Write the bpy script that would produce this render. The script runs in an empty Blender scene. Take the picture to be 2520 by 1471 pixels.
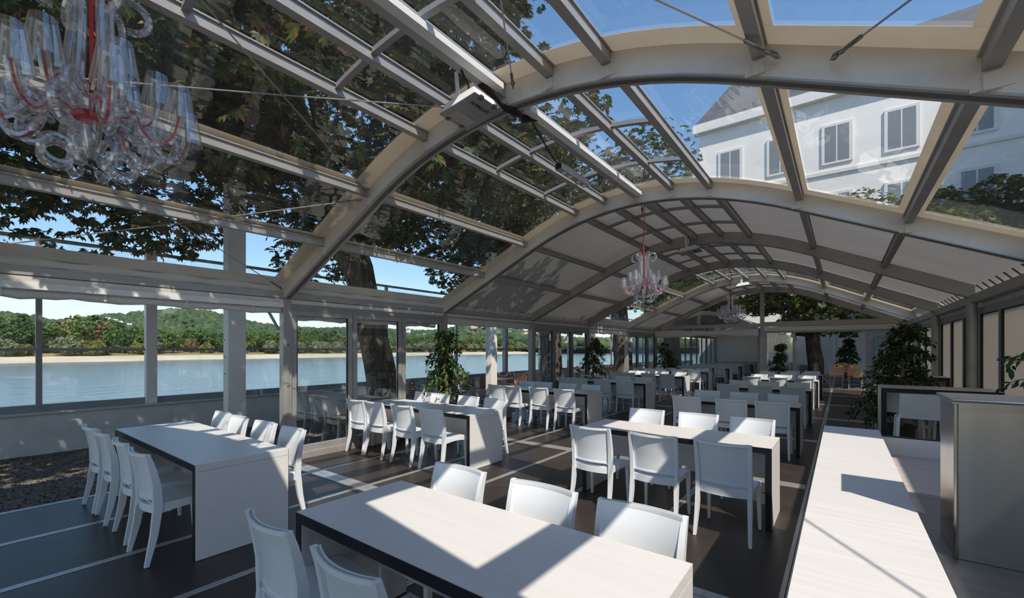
import bpy, bmesh, math, random
import numpy as np
from mathutils import Vector, Matrix, Euler

# ------------------------------------------------------------------ camera, sky, sun, exposure
scene = bpy.context.scene
col = scene.collection
F_PX, HOR, CAM_H = 1069.0, 857.0, 1.66
YAW = math.atan(810 / 1069.0)
cam = bpy.data.cameras.new('camera'); cam_o = bpy.data.objects.new('camera', cam); col.objects.link(cam_o)
cam.sensor_width = 36.0; cam.lens = 36.0 * F_PX / 2520.0
cam.shift_y = (HOR - 735.5) / 2520.0
cam.clip_start = 0.05; cam.clip_end = 9000
cam_o.location = (0, 0, CAM_H); cam_o.rotation_euler = (math.pi / 2, 0, YAW)
scene.camera = cam_o

SUN_EL = math.radians(49); SUN_DIR = Vector((0.815, -0.58, 0)).normalized()
world = bpy.data.worlds.new('world'); scene.world = world; world.use_nodes = True
wn = world.node_tree; wn.nodes.clear()
sky = wn.nodes.new('ShaderNodeTexSky'); sky.sky_type = 'NISHITA'; sky.sun_disc = False
sky.sun_elevation = SUN_EL; sky.sun_rotation = math.radians(127); sky.altitude = 60
sky.air_density = 1.0; sky.dust_density = 0.25; sky.ozone_density = 2.4
bg = wn.nodes.new('ShaderNodeBackground'); bg.inputs[1].default_value = 0.20
wo = wn.nodes.new('ShaderNodeOutputWorld')
gm = wn.nodes.new('ShaderNodeGamma'); gm.inputs[1].default_value = 0.74
hs = wn.nodes.new('ShaderNodeHueSaturation'); hs.inputs['Saturation'].default_value = 1.3
wn.links.new(sky.outputs[0], gm.inputs[0]); wn.links.new(gm.outputs[0], hs.inputs['Color']); wn.links.new(hs.outputs[0], bg.inputs[0]); wn.links.new(bg.outputs[0], wo.inputs[0])
sl = bpy.data.lights.new('sun', 'SUN'); sl.energy = 3.6; sl.angle = math.radians(0.53); sl.color = (1.0, 0.91, 0.79)
so = bpy.data.objects.new('sun', sl); col.objects.link(so)
trav = Vector((-SUN_DIR.x * math.cos(SUN_EL), -SUN_DIR.y * math.cos(SUN_EL), -math.sin(SUN_EL)))
so.rotation_euler = trav.to_track_quat('-Z', 'Y').to_euler(); so.location = (20, -15, 30)
vs = scene.view_settings
vs.view_transform = 'Standard'; vs.look = 'None'; vs.exposure = 0.55; vs.gamma = 1.0; vs.use_curve_mapping = False
scene.cycles.transparent_max_bounces = 24
scene.cycles.max_bounces = 8
scene.cycles.sample_clamp_indirect = 6

rnd = random.Random(7)
nrs = np.random.RandomState(11)
R = math.radians

# ------------------------------------------------------------------ materials
MATS = {}
def new_mat(name):
    m = bpy.data.materials.new(name); m.use_nodes = True
    nt = m.node_tree; nt.nodes.clear()
    out = nt.nodes.new('ShaderNodeOutputMaterial')
    MATS[name] = m
    return m, nt, out
def N(nt, t, **k):
    n = nt.nodes.new(t)
    for a, b in k.items(): setattr(n, a, b)
    return n
def noise_col(nt, c1, c2, scale, stretch=(1, 1, 1), detail=4, lo=0.35, hi=0.65):
    tc = N(nt, 'ShaderNodeTexCoord'); mp = N(nt, 'ShaderNodeMapping'); mp.inputs['Scale'].default_value = stretch
    nz = N(nt, 'ShaderNodeTexNoise'); nz.inputs['Scale'].default_value = scale; nz.inputs['Detail'].default_value = detail
    cr = N(nt, 'ShaderNodeValToRGB'); cr.color_ramp.elements[0].color = (*c1, 1); cr.color_ramp.elements[1].color = (*c2, 1)
    cr.color_ramp.elements[0].position = lo; cr.color_ramp.elements[1].position = hi
    nt.links.new(tc.outputs['Object'], mp.inputs[0]); nt.links.new(mp.outputs[0], nz.inputs['Vector'])
    nt.links.new(nz.outputs['Fac'], cr.inputs[0])
    return cr, nz, mp
def mat(name, c, rough=0.5, metal=0.0, c2=None, scale=8, stretch=(1, 1, 1), bump=0.0, bscale=None, bdist=0.01, spec=0.5, trans=0.0, lo=0.35, hi=0.65):
    m, nt, out = new_mat(name)
    p = N(nt, 'ShaderNodeBsdfPrincipled'); p.inputs['Roughness'].default_value = rough; p.inputs['Metallic'].default_value = metal
    p.inputs['Specular IOR Level'].default_value = spec
    c2 = c2 or tuple(min(1, x * 1.06) for x in c)
    cr, nz, mp = noise_col(nt, c, c2, scale, stretch, lo=lo, hi=hi)
    nt.links.new(cr.outputs[0], p.inputs['Base Color'])
    if bump:
        nb = N(nt, 'ShaderNodeTexNoise'); nb.inputs['Scale'].default_value = bscale or scale * 4; nb.inputs['Detail'].default_value = 5
        nt.links.new(mp.outputs[0], nb.inputs['Vector'])
        b = N(nt, 'ShaderNodeBump'); b.inputs['Strength'].default_value = bump; b.inputs['Distance'].default_value = bdist
        nt.links.new(nb.outputs['Fac'], b.inputs['Height']); nt.links.new(b.outputs[0], p.inputs['Normal'])
    if trans:
        t = N(nt, 'ShaderNodeBsdfTranslucent'); nt.links.new(cr.outputs[0], t.inputs[0])
        mx = N(nt, 'ShaderNodeMixShader'); mx.inputs[0].default_value = trans
        nt.links.new(p.outputs[0], mx.inputs[1]); nt.links.new(t.outputs[0], mx.inputs[2]); nt.links.new(mx.outputs[0], out.inputs[0])
    else:
        nt.links.new(p.outputs[0], out.inputs[0])
    return m
def clear_mat(name, tint=(0.97, 0.98, 0.98), refl=0.9, ior=1.45, haze=0.0, rough=0.01, bump=0.0, bscale=3, stretch=(1, 1, 1)):
    """thin clear sheet: straight-through transmission plus Fresnel mirror and a little milky haze"""
    m, nt, out = new_mat(name)
    tr = N(nt, 'ShaderNodeBsdfTransparent'); tr.inputs[0].default_value = (*tint, 1)
    gl = N(nt, 'ShaderNodeBsdfGlossy'); gl.inputs['Roughness'].default_value = rough; gl.inputs[0].default_value = (refl, refl, refl, 1)
    f0 = 2 * ((ior - 1) / (ior + 1)) ** 2                  # both faces of the thin sheet
    lw = N(nt, 'ShaderNodeLayerWeight'); lw.inputs[0].default_value = 0.5
    pw = N(nt, 'ShaderNodeMath', operation='POWER'); pw.inputs[1].default_value = 5.0; nt.links.new(lw.outputs['Facing'], pw.inputs[0])
    fr = N(nt, 'ShaderNodeMath', operation='MULTIPLY_ADD'); fr.inputs[1].default_value = 1 - f0; fr.inputs[2].default_value = f0; nt.links.new(pw.outputs[0], fr.inputs[0])
    if bump:
        tc = N(nt, 'ShaderNodeTexCoord'); mp = N(nt, 'ShaderNodeMapping'); mp.inputs['Scale'].default_value = stretch
        nb = N(nt, 'ShaderNodeTexNoise'); nb.inputs['Scale'].default_value = bscale; nb.inputs['Detail'].default_value = 3
        b = N(nt, 'ShaderNodeBump'); b.inputs['Strength'].default_value = bump; b.inputs['Distance'].default_value = 0.05
        nt.links.new(tc.outputs['Object'], mp.inputs[0]); nt.links.new(mp.outputs[0], nb.inputs['Vector'])
        nt.links.new(nb.outputs['Fac'], b.inputs['Height']); nt.links.new(b.outputs[0], gl.inputs['Normal'])
    mx = N(nt, 'ShaderNodeMixShader'); nt.links.new(fr.outputs[0], mx.inputs[0])
    last = tr
    if haze:
        df = N(nt, 'ShaderNodeBsdfDiffuse'); df.inputs[0].default_value = (0.8, 0.82, 0.85, 1)
        tl = N(nt, 'ShaderNodeBsdfTranslucent'); tl.inputs[0].default_value = (0.8, 0.82, 0.85, 1)
        ad = N(nt, 'ShaderNodeMixShader'); ad.inputs[0].default_value = 0.5
        nt.links.new(df.outputs[0], ad.inputs[1]); nt.links.new(tl.outputs[0], ad.inputs[2])
        hz = N(nt, 'ShaderNodeMixShader'); hz.inputs[0].default_value = haze
        nt.links.new(tr.outputs[0], hz.inputs[1]); nt.links.new(ad.outputs[0], hz.inputs[2]); last = hz
    nt.links.new(last.outputs[0], mx.inputs[1]); nt.links.new(gl.outputs[0], mx.inputs[2]); nt.links.new(mx.outputs[0], out.inputs[0])
    return m
def leaf_mat(name, cols, rough=0.45, trans=0.3):
    m, nt, out = new_mat(name)
    g = N(nt, 'ShaderNodeNewGeometry'); oi = N(nt, 'ShaderNodeObjectInfo')
    ad = N(nt, 'ShaderNodeMath', operation='ADD'); fr = N(nt, 'ShaderNodeMath', operation='FRACT')
    nt.links.new(g.outputs['Random Per Island'], ad.inputs[0]); nt.links.new(oi.outputs['Random'], ad.inputs[1]); nt.links.new(ad.outputs[0], fr.inputs[0])
    cr = N(nt, 'ShaderNodeValToRGB'); e = cr.color_ramp.elements
    while len(e) < len(cols): e.new(0.5)
    for i, (p, c) in enumerate(cols): e[i].position = p; e[i].color = (*c, 1)
    nt.links.new(fr.outputs[0], cr.inputs[0])
    p = N(nt, 'ShaderNodeBsdfPrincipled'); p.inputs['Roughness'].default_value = rough; p.inputs['Specular IOR Level'].default_value = 0.4
    nt.links.new(cr.outputs[0], p.inputs['Base Color'])
    t = N(nt, 'ShaderNodeBsdfTranslucent'); nt.links.new(cr.outputs[0], t.inputs[0])
    mx = N(nt, 'ShaderNodeMixShader'); mx.inputs[0].default_value = trans
    nt.links.new(p.outputs[0], mx.inputs[1]); nt.links.new(t.outputs[0], mx.inputs[2]); nt.links.new(mx.outputs[0], out.inputs[0])
    return m

mat('alu', (0.38, 0.365, 0.345), 0.45, 0.35, c2=(0.44, 0.42, 0.40), scale=3)
mat('alu_dark', (0.13, 0.13, 0.14), 0.5, 0.3)
mat('alu_cream', (0.66, 0.62, 0.56), 0.45, 0.15)
mat('frame_grey', (0.30, 0.30, 0.31), 0.45, 0.3)
mat('black', (0.008, 0.008, 0.01), 0.45)
mat('rubber', (0.015, 0.015, 0.016), 0.7)
mat('pvc_border', (0.78, 0.71, 0.60), 0.5, c2=(0.82, 0.76, 0.66), scale=2, trans=0.35)
mat('pvc_white', (0.70, 0.68, 0.64), 0.5, c2=(0.76, 0.74, 0.71), scale=3, bump=0.25, bscale=7, bdist=0.02, trans=0.12)
mat('roof_fabric', (0.48, 0.46, 0.435), 0.28, c2=(0.53, 0.505, 0.48), scale=1.2, stretch=(0.4, 3, 1), bump=0.3, bscale=2.2, bdist=0.03, trans=0.12)
mat('panel_white', (0.74, 0.70, 0.65), 0.5, c2=(0.77, 0.73, 0.68), scale=1, trans=0.35)
mat('chair_plastic', (0.78, 0.81, 0.84), 0.33, c2=(0.80, 0.83, 0.86), scale=5)
mat('laminate', (0.755, 0.735, 0.705), 0.38, c2=(0.785, 0.765, 0.74), scale=3.5, stretch=(0.35, 7, 7))
mat('laminate_edge', (0.72, 0.70, 0.67), 0.4)
mat('bar_laminate', (0.74, 0.72, 0.69), 0.4, c2=(0.81, 0.79, 0.765), scale=5, stretch=(0.5, 9, 5))
mat('bar_wood', (0.50, 0.42, 0.385), 0.42, c2=(0.62, 0.53, 0.49), scale=5, stretch=(0.5, 9, 5))
mat('plate', (0.034, 0.026, 0.022), 0.42, c2=(0.050, 0.038, 0.032), scale=2.5, bump=0.12, bscale=180, bdist=0.002)
mat('strip', (0.50, 0.50, 0.49), 0.38, 0.6, c2=(0.62, 0.61, 0.60), scale=5, stretch=(4, 1, 1), bump=0.1, bscale=30, bdist=0.004)
mat('steel', (0.34, 0.325, 0.30), 0.24, 0.95, c2=(0.40, 0.385, 0.36), scale=14, stretch=(1, 1, 0.05))
mat('steel_top', (0.30, 0.30, 0.30), 0.34, 0.9, c2=(0.36, 0.36, 0.36), scale=10, stretch=(0.2, 3, 1))
mat('gravel', (0.16, 0.125, 0.095), 0.9, c2=(0.33, 0.27, 0.21), scale=22, bump=1.0, bscale=60, bdist=0.03)
mat('plaster', (0.60, 0.59, 0.57), 0.85, c2=(0.68, 0.67, 0.65), scale=4, bump=0.8, bscale=7, bdist=0.02)
mat('coping', (0.55, 0.56, 0.57), 0.6)
mat('bark', (0.055, 0.042, 0.034), 0.9, c2=(0.17, 0.135, 0.11), scale=9, stretch=(1, 1, 0.25), bump=1.0, bscale=16, bdist=0.06)
mat('ficus_bark', (0.34, 0.22, 0.12), 0.8, c2=(0.46, 0.32, 0.18), scale=20, stretch=(1, 1, 0.2))
mat('pot', (0.10, 0.09, 0.085), 0.6)
mat('soil', (0.03, 0.022, 0.016), 0.95)
mat('column_white', (0.76, 0.74, 0.71), 0.55, c2=(0.80, 0.785, 0.76), scale=2)
mat('wire_steel', (0.48, 0.47, 0.45), 0.35, 0.8)
mat('shackle', (0.20, 0.21, 0.21), 0.35, 0.8)
mat('red_cord', (0.62, 0.02, 0.025), 0.4)
mat('teak', (0.36, 0.155, 0.06), 0.5, c2=(0.50, 0.24, 0.10), scale=6, stretch=(8, 1, 8))
mat('teak_dark', (0.15, 0.055, 0.03), 0.5, c2=(0.22, 0.085, 0.045), scale=6, stretch=(8, 1, 8))
mat('hotel_wall', (0.80, 0.79, 0.77), 0.8, c2=(0.84, 0.83, 0.81), scale=1, bump=0.2, bscale=20)
mat('hotel_trim', (0.70, 0.69, 0.67), 0.7)
mat('slate', (0.075, 0.08, 0.09), 0.6, c2=(0.11, 0.115, 0.125), scale=2, stretch=(1, 1, 8))
mat('stone_step', (0.22, 0.21, 0.20), 0.8)
mat('window_dark', (0.03, 0.035, 0.04), 0.1)
mat('window_pale', (0.22, 0.24, 0.26), 0.15)
mat('white_paint', (0.75, 0.75, 0.74), 0.5)
mat('sand', (0.55, 0.46, 0.33), 0.9, c2=(0.66, 0.57, 0.43), scale=0.05)
mat('meadow', (0.13, 0.15, 0.045), 0.9, c2=(0.34, 0.26, 0.10), scale=0.02)
mat('hill', (0.030, 0.060, 0.022), 0.95, c2=(0.055, 0.085, 0.028), scale=0.01)
mat('quarry', (0.42, 0.31, 0.23), 0.95, c2=(0.55, 0.43, 0.33), scale=0.05)
mat('house_white', (0.85, 0.84, 0.82), 0.7)
mat('roof_red', (0.30, 0.13, 0.08), 0.8)
mat('orange', (0.75, 0.12, 0.03), 0.6)
mat('lamp_white', (0.8, 0.8, 0.8), 0.4)
leaf_mat('leaf_tree', [(0.0, (0.022, 0.042, 0.012)), (0.45, (0.045, 0.075, 0.018)), (0.78, (0.085, 0.105, 0.025)), (0.90, (0.20, 0.105, 0.035)), (1.0, (0.30, 0.14, 0.05))], 0.5, 0.28)
leaf_mat('leaf_court', [(0.0, (0.025, 0.055, 0.012)), (0.6, (0.06, 0.10, 0.02)), (0.9, (0.20, 0.22, 0.03)), (1.0, (0.30, 0.26, 0.04))], 0.5, 0.35)
leaf_mat('leaf_ficus', [(0.0, (0.012, 0.040, 0.010)), (0.6, (0.028, 0.085, 0.018)), (1.0, (0.09, 0.17, 0.03))], 0.28, 0.2)
leaf_mat('leaf_bank_a', [(0.0, (0.030, 0.075, 0.016)), (0.6, (0.065, 0.130, 0.026)), (1.0, (0.12, 0.18, 0.04))], 0.7, 0.2)
leaf_mat('leaf_bank_b', [(0.0, (0.060, 0.105, 0.022)), (0.6, (0.13, 0.185, 0.04)), (1.0, (0.20, 0.23, 0.055))], 0.7, 0.2)
leaf_mat('leaf_bank_c', [(0.0, (0.10, 0.13, 0.06)), (0.6, (0.19, 0.22, 0.11)), (1.0, (0.27, 0.29, 0.16))], 0.7, 0.2)
leaf_mat('leaf_bank_d', [(0.0, (0.11, 0.12, 0.02)), (0.6, (0.20, 0.21, 0.035)), (1.0, (0.30, 0.29, 0.05))], 0.7, 0.2)
leaf_mat('leaf_bank_e', [(0.0, (0.10, 0.065, 0.025)), (0.6, (0.17, 0.13, 0.05)), (1.0, (0.22, 0.20, 0.07))], 0.7, 0.2)
leaf_mat('leaf_forest', [(0.0, (0.030, 0.062, 0.024)), (0.6, (0.052, 0.092, 0.034)), (0.9, (0.085, 0.115, 0.04)), (1.0, (0.14, 0.12, 0.05))], 0.85, 0.0)
clear_mat('pvc_clear', (0.965, 0.975, 0.98), 0.85, 1.42, haze=0.014, rough=0.015, bump=0.22, bscale=1.6, stretch=(1.4, 0.5, 1))
clear_mat('glass', (0.97, 0.985, 0.98), 0.95, 1.45, rough=0.005)
clear_mat('glass_far', (0.80, 0.83, 0.83), 0.95, 1.45, rough=0.005)
clear_mat('crystal', (0.93, 0.94, 0.95), 1.0, 1.85, haze=0.11, rough=0.05)
m, nt, out = new_mat('water')
p = N(nt, 'ShaderNodeBsdfPrincipled'); p.inputs['Base Color'].default_value = (0.15, 0.21, 0.245, 1); p.inputs['Roughness'].default_value = 0.16
tc = N(nt, 'ShaderNodeTexCoord'); mp = N(nt, 'ShaderNodeMapping'); mp.inputs['Scale'].default_value = (1.0, 0.35, 1)
w1 = N(nt, 'ShaderNodeTexNoise'); w1.inputs['Scale'].default_value = 0.45; w1.inputs['Detail'].default_value = 6
bp = N(nt, 'ShaderNodeBump'); bp.inputs['Strength'].default_value = 0.55; bp.inputs['Distance'].default_value = 0.5
nt.links.new(tc.outputs['Object'], mp.inputs[0]); nt.links.new(mp.outputs[0], w1.inputs['Vector']); nt.links.new(w1.outputs['Fac'], bp.inputs['Height'])
nt.links.new(bp.outputs[0], p.inputs['Normal']); nt.links.new(p.outputs[0], out.inputs[0])

# ------------------------------------------------------------------ mesh helpers
def link(o): col.objects.link(o); return o
BASE = {}
def tag(o, label=None, cat=None, group=None, kind=None):
    if label: o['label'] = label
    if cat: o['category'] = cat
    if group: o['group'] = group
    if kind: o['kind'] = kind
    return o
def empty(name, loc=(0, 0, 0), label=None, cat=None, group=None, kind=None, rz=0):
    o = bpy.data.objects.new(name, None); link(o); o.location = loc; o.rotation_euler.z = rz; o.empty_display_size = 0.1
    BASE[o] = Vector(loc)
    return tag(o, label, cat, group, kind)
class MB:
    def __init__(s): s.v = []; s.f = []
    def add(s, vs, fs):
        n = len(s.v); s.v += [tuple(p) for p in vs]; s.f += [tuple(i + n for i in q) for q in fs]; return s
    def box(s, x0, x1, y0, y1, z0, z1):
        return s.add([(x0, y0, z0), (x1, y0, z0), (x1, y1, z0), (x0, y1, z0), (x0, y0, z1), (x1, y0, z1), (x1, y1, z1), (x0, y1, z1)],
                     [(0, 3, 2, 1), (4, 5, 6, 7), (0, 1, 5, 4), (1, 2, 6, 5), (2, 3, 7, 6), (3, 0, 4, 7)])
    def beam(s, a, b, w, h, up=(0, 0, 1)):
        a, b = Vector(a), Vector(b); d = (b - a).normalized(); u = Vector(up)
        if abs(d.dot(u)) > 0.98: u = Vector((0, 1, 0))
        r = d.cross(u).normalized(); u = r.cross(d)
        P = [q + r * i * w / 2 + u * j * h / 2 for q in (a, b) for i, j in ((-1, -1), (1, -1), (1, 1), (-1, 1))]
        return s.add(P, [(0, 1, 2, 3), (7, 6, 5, 4), (0, 4, 5, 1), (1, 5, 6, 2), (2, 6, 7, 3), (3, 7, 4, 0)])
    def tube(s, pts, r, n=8, cap=True):
        pts = [Vector(p) for p in pts]; k = len(pts); rr = r if isinstance(r, (list, tuple)) else [r] * k
        up = None; rings = []
        for i, p in enumerate(pts):
            d = (pts[min(i + 1, k - 1)] - pts[max(i - 1, 0)]).normalized()
            if up is None: up = Vector((0, 0, 1)) if abs(d.z) < 0.9 else Vector((1, 0, 0))
            a = d.cross(up).normalized(); b = a.cross(d).normalized(); up = b
            rings.append([p + (a * math.cos(2 * math.pi * j / n) + b * math.sin(2 * math.pi * j / n)) * rr[i] for j in range(n)])
        V = [q for g in rings for q in g]; F = []
        for i in range(k - 1):
            for j in range(n): F.append((i * n + j, i * n + (j + 1) % n, (i + 1) * n + (j + 1) % n, (i + 1) * n + j))
        if cap: F += [tuple(range(n - 1, -1, -1)), tuple(range((k - 1) * n, k * n))]
        return s.add(V, F)
    def sweep(s, pts, secs):
        """pts: centres; secs: list of (half x, half y) rectangles in the horizontal plane"""
        V = []; F = []
        for (x, y, z), (a, b) in zip(pts, secs): V += [(x - a, y - b, z), (x + a, y - b, z), (x + a, y + b, z), (x - a, y + b, z)]
        for i in range(len(pts) - 1):
            for j in range(4): F.append((i * 4 + j, i * 4 + (j + 1) % 4, i * 4 + 4 + (j + 1) % 4, i * 4 + 4 + j))
        n = len(pts) * 4
        F += [(3, 2, 1, 0), (n - 4, n - 3, n - 2, n - 1)]
        return s.add(V, F)
    def lathe(s, c, prof, n=16, close=True):
        V = []; F = []
        for r, z in prof: V += [(c[0] + r * math.cos(2 * math.pi * j / n), c[1] + r * math.sin(2 * math.pi * j / n), c[2] + z) for j in range(n)]
        for i in range(len(prof) - 1):
            for j in range(n): F.append((i * n + j, i * n + (j + 1) % n, (i + 1) * n + (j + 1) % n, (i + 1) * n + j))
        if close: F += [tuple(range(n - 1, -1, -1)), tuple(range((len(prof) - 1) * n, len(prof) * n))]
        return s.add(V, F)
    def grid(s, fn, nu, nv, thick=None):
        """fn(u,v)->(point); thick=(dx,dy,dz) or fn(u,v)->offset makes it a closed slab"""
        n0 = len(s.v)
        P = [Vector(fn(i / nu, j / nv)) for i in range(nu + 1) for j in range(nv + 1)]
        W = nv + 1
        Q = [(i * W + j, (i + 1) * W + j, (i + 1) * W + j + 1, i * W + j + 1) for i in range(nu) for j in range(nv)]
        if thick is None: return s.add(P, Q)
        T = [p + Vector(thick(i / nu, j / nv) if callable(thick) else thick) for p, (i, j) in zip(P, [(i, j) for i in range(nu + 1) for j in range(nv + 1)])]
        m = len(P)
        Fs = Q + [tuple(k + m for k in reversed(q)) for q in Q]
        rim = [i * W for i in range(nu + 1)] + [nu * W + j for j in range(1, nv + 1)] + [i * W + nv for i in range(nu - 1, -1, -1)] + [j for j in range(nv - 1, 0, -1)]
        for a, b in zip(rim, rim[1:] + rim[:1]): Fs.append((b, a, a + m, b + m))
        return s.add(P + T, Fs)
    def mesh(s, name, m, smooth=35):
        me = bpy.data.meshes.new(name); me.from_pydata(s.v, [], s.f); me.materials.append(MATS[m] if isinstance(m, str) else m)
        bm = bmesh.new(); bm.from_mesh(me); bmesh.ops.recalc_face_normals(bm, faces=bm.faces); bm.to_mesh(me); bm.free()
        if smooth:
            me.shade_smooth(); me.set_sharp_from_angle(angle=R(smooth))
        return me
    def build(s, name, m, parent=None, smooth=35, **t):
        if parent is not None and parent in BASE:
            b = BASE[parent]; s.v = [(x - b.x, y - b.y, z - b.z) for x, y, z in s.v]
        o = bpy.data.objects.new(name, s.mesh(name, m, smooth)); link(o)
        if parent is not None:
            o.parent = parent
            if parent in BASE: pass
        return tag(o, **t)
def sub(s_mb, name, m, part, root, smooth=35):
    """a sub-part: vertices given in world, hung under a part that sits at its root's base"""
    b = BASE[root]; s_mb.v = [(x - b.x, y - b.y, z - b.z) for x, y, z in s_mb.v]
    o = bpy.data.objects.new(name, s_mb.mesh(name, m, smooth)); link(o); o.parent = part; return o
def copy_tree(o, parent=None):
    c = o.copy(); link(c); c.parent = parent
    for ch in list(o.children):
        copy_tree(ch, c)
    return c
def fast_mesh(name, V, polys, m):
    """V (n,3) array, polys (k,q) index array"""
    me = bpy.data.meshes.new(name); k, q = polys.shape
    me.vertices.add(len(V)); me.vertices.foreach_set('co', np.asarray(V, dtype=np.float32).ravel())
    me.loops.add(k * q); me.loops.foreach_set('vertex_index', polys.astype(np.int32).ravel())
    me.polygons.add(k); me.polygons.foreach_set('loop_start', np.arange(0, k * q, q, dtype=np.int32))
    me.update(calc_edges=True); me.materials.append(MATS[m]); return me
ORD = ['first', 'second', 'third', 'fourth', 'fifth', 'sixth', 'seventh', 'eighth', 'ninth', 'tenth']

# ------------------------------------------------------------------ tent geometry
XL, XR, XC = -6.50, 1.60, -2.40
Y0, BAY = 3.08, 3.18
ARCH_Y = [Y0 + BAY * k for k in range(-2, 6)]          # two behind / beside the viewer, the rest ahead; last = gable
GY = ARCH_Y[-1]
def prof(x):
    a = abs(x - XC)
    return 3.80 - 0.12 * a * a if a < 1.9 else 3.80 - 0.12 * 1.9 ** 2 - 0.456 * (a - 1.9)
SHEET = 0.21
XS = [XL + (XR - XL) * i / 36 for i in range(37)]
PURL = [-2.97, -2.0, -1.0, -0.5, 0.0, 0.5, 1.0, 2.0, 2.97]
def strip_y(mb, xs, y0, y1, off, t):
    for a, b in zip(xs[:-1], xs[1:]):
        pass
    n = len(xs) - 1
    mb.grid(lambda u, v: (xs[round(u * n)], y0 + (y1 - y0) * v, prof(xs[round(u * n)]) + off), n, 1, (0, 0, t))

# arches with their legs
AN = ['over the bar, behind the opening', 'beside the near end of the bar', 'at the gravel opening and glass doors', 'carrying the red-corded chandelier', 'after the first rolled white curtain', 'carrying the second chandelier', 'before the last glazed bay', 'at the gable']
for k, y in enumerate(ARCH_Y):
    r = empty('roof_arch', (XC, y, 0), f'aluminium tent arch with straight legs, {AN[k]}', 'arch', kind='structure')
    mb = MB()
    n = len(XS) - 1
    def ring(x):
        z = prof(x); return [(x, y - 0.06, z), (x, y + 0.06, z), (x, y + 0.06, z + 0.2), (x, y - 0.06, z + 0.2)]
    V = [p for x in XS for p in ring(x)]
    Fq = [(i * 4 + j, i * 4 + (j + 1) % 4, i * 4 + 4 + (j + 1) % 4, i * 4 + 4 + j) for i in range(n) for j in range(4)] + [(3, 2, 1, 0), (n * 4, n * 4 + 1, n * 4 + 2, n * 4 + 3)]
    mb.add(V, Fq); mb.build('arch_beam', 'alu_cream' if k in (1, 2, 3, 6) else 'alu', r)
    mb = MB()
    for s in (-1, 1):
        strip = [(x, y + s * 0.045, prof(x) - 0.006) for x in XS]
        for a, b in zip(strip[:-1], strip[1:]): mb.beam(a, b, 0.03, 0.012)
    mb.build('bottom_flange', 'alu', r)
    mb = MB()
    for a, b in zip([(x, y, prof(x) - 0.004) for x in XS][:-1], [(x, y, prof(x) - 0.004) for x in XS][1:]): mb.beam(a, b, 0.05, 0.006)
    mb.build('keder_slot', 'alu_dark', r)
    for s, X in ((-1, XL), (1, XR)):
        mb = MB()
        if s < 0:
            mb.box(X - 0.07, X + 0.05, y - 0.06, y + 0.06, -0.02, prof(X) + 0.02)
            mb.box(X + 0.05, X + 0.062, y - 0.02, y + 0.02, 0.0, prof(X) - 0.02)
        else:
            mb.tube([(X - 0.02, y, -0.02), (X - 0.02, y, prof(X))], 0.07, 14)
        mb.build('leg', 'alu', r)
        for zb in ((0.7, 1.0, 1.55, 1.8) if s > 0 else (1.1, 1.7)):
            MB().box(X - 0.09 if s > 0 else X + 0.06, X - 0.078 if s > 0 else X + 0.07, y - 0.012, y + 0.012, zb, zb + 0.024).build('bolt', 'alu_dark', r)
    for px in PURL:
        x = XC + px
        mb = MB(); z = prof(x)
        mb.box(x - 0.075, x + 0.075, y - 0.066, y - 0.06, z + 0.012, z + 0.04); mb.box(x - 0.03, x + 0.03, y - 0.075, y - 0.06, z + 0.012, z + 0.09)
        mb.box(x - 0.032, x + 0.032, y - 0.085, y - 0.06, z + 0.004, z + 0.012)
        mb.build('bracket', 'alu_cream' if k in (1, 2, 3, 6) else 'alu', r)

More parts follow.
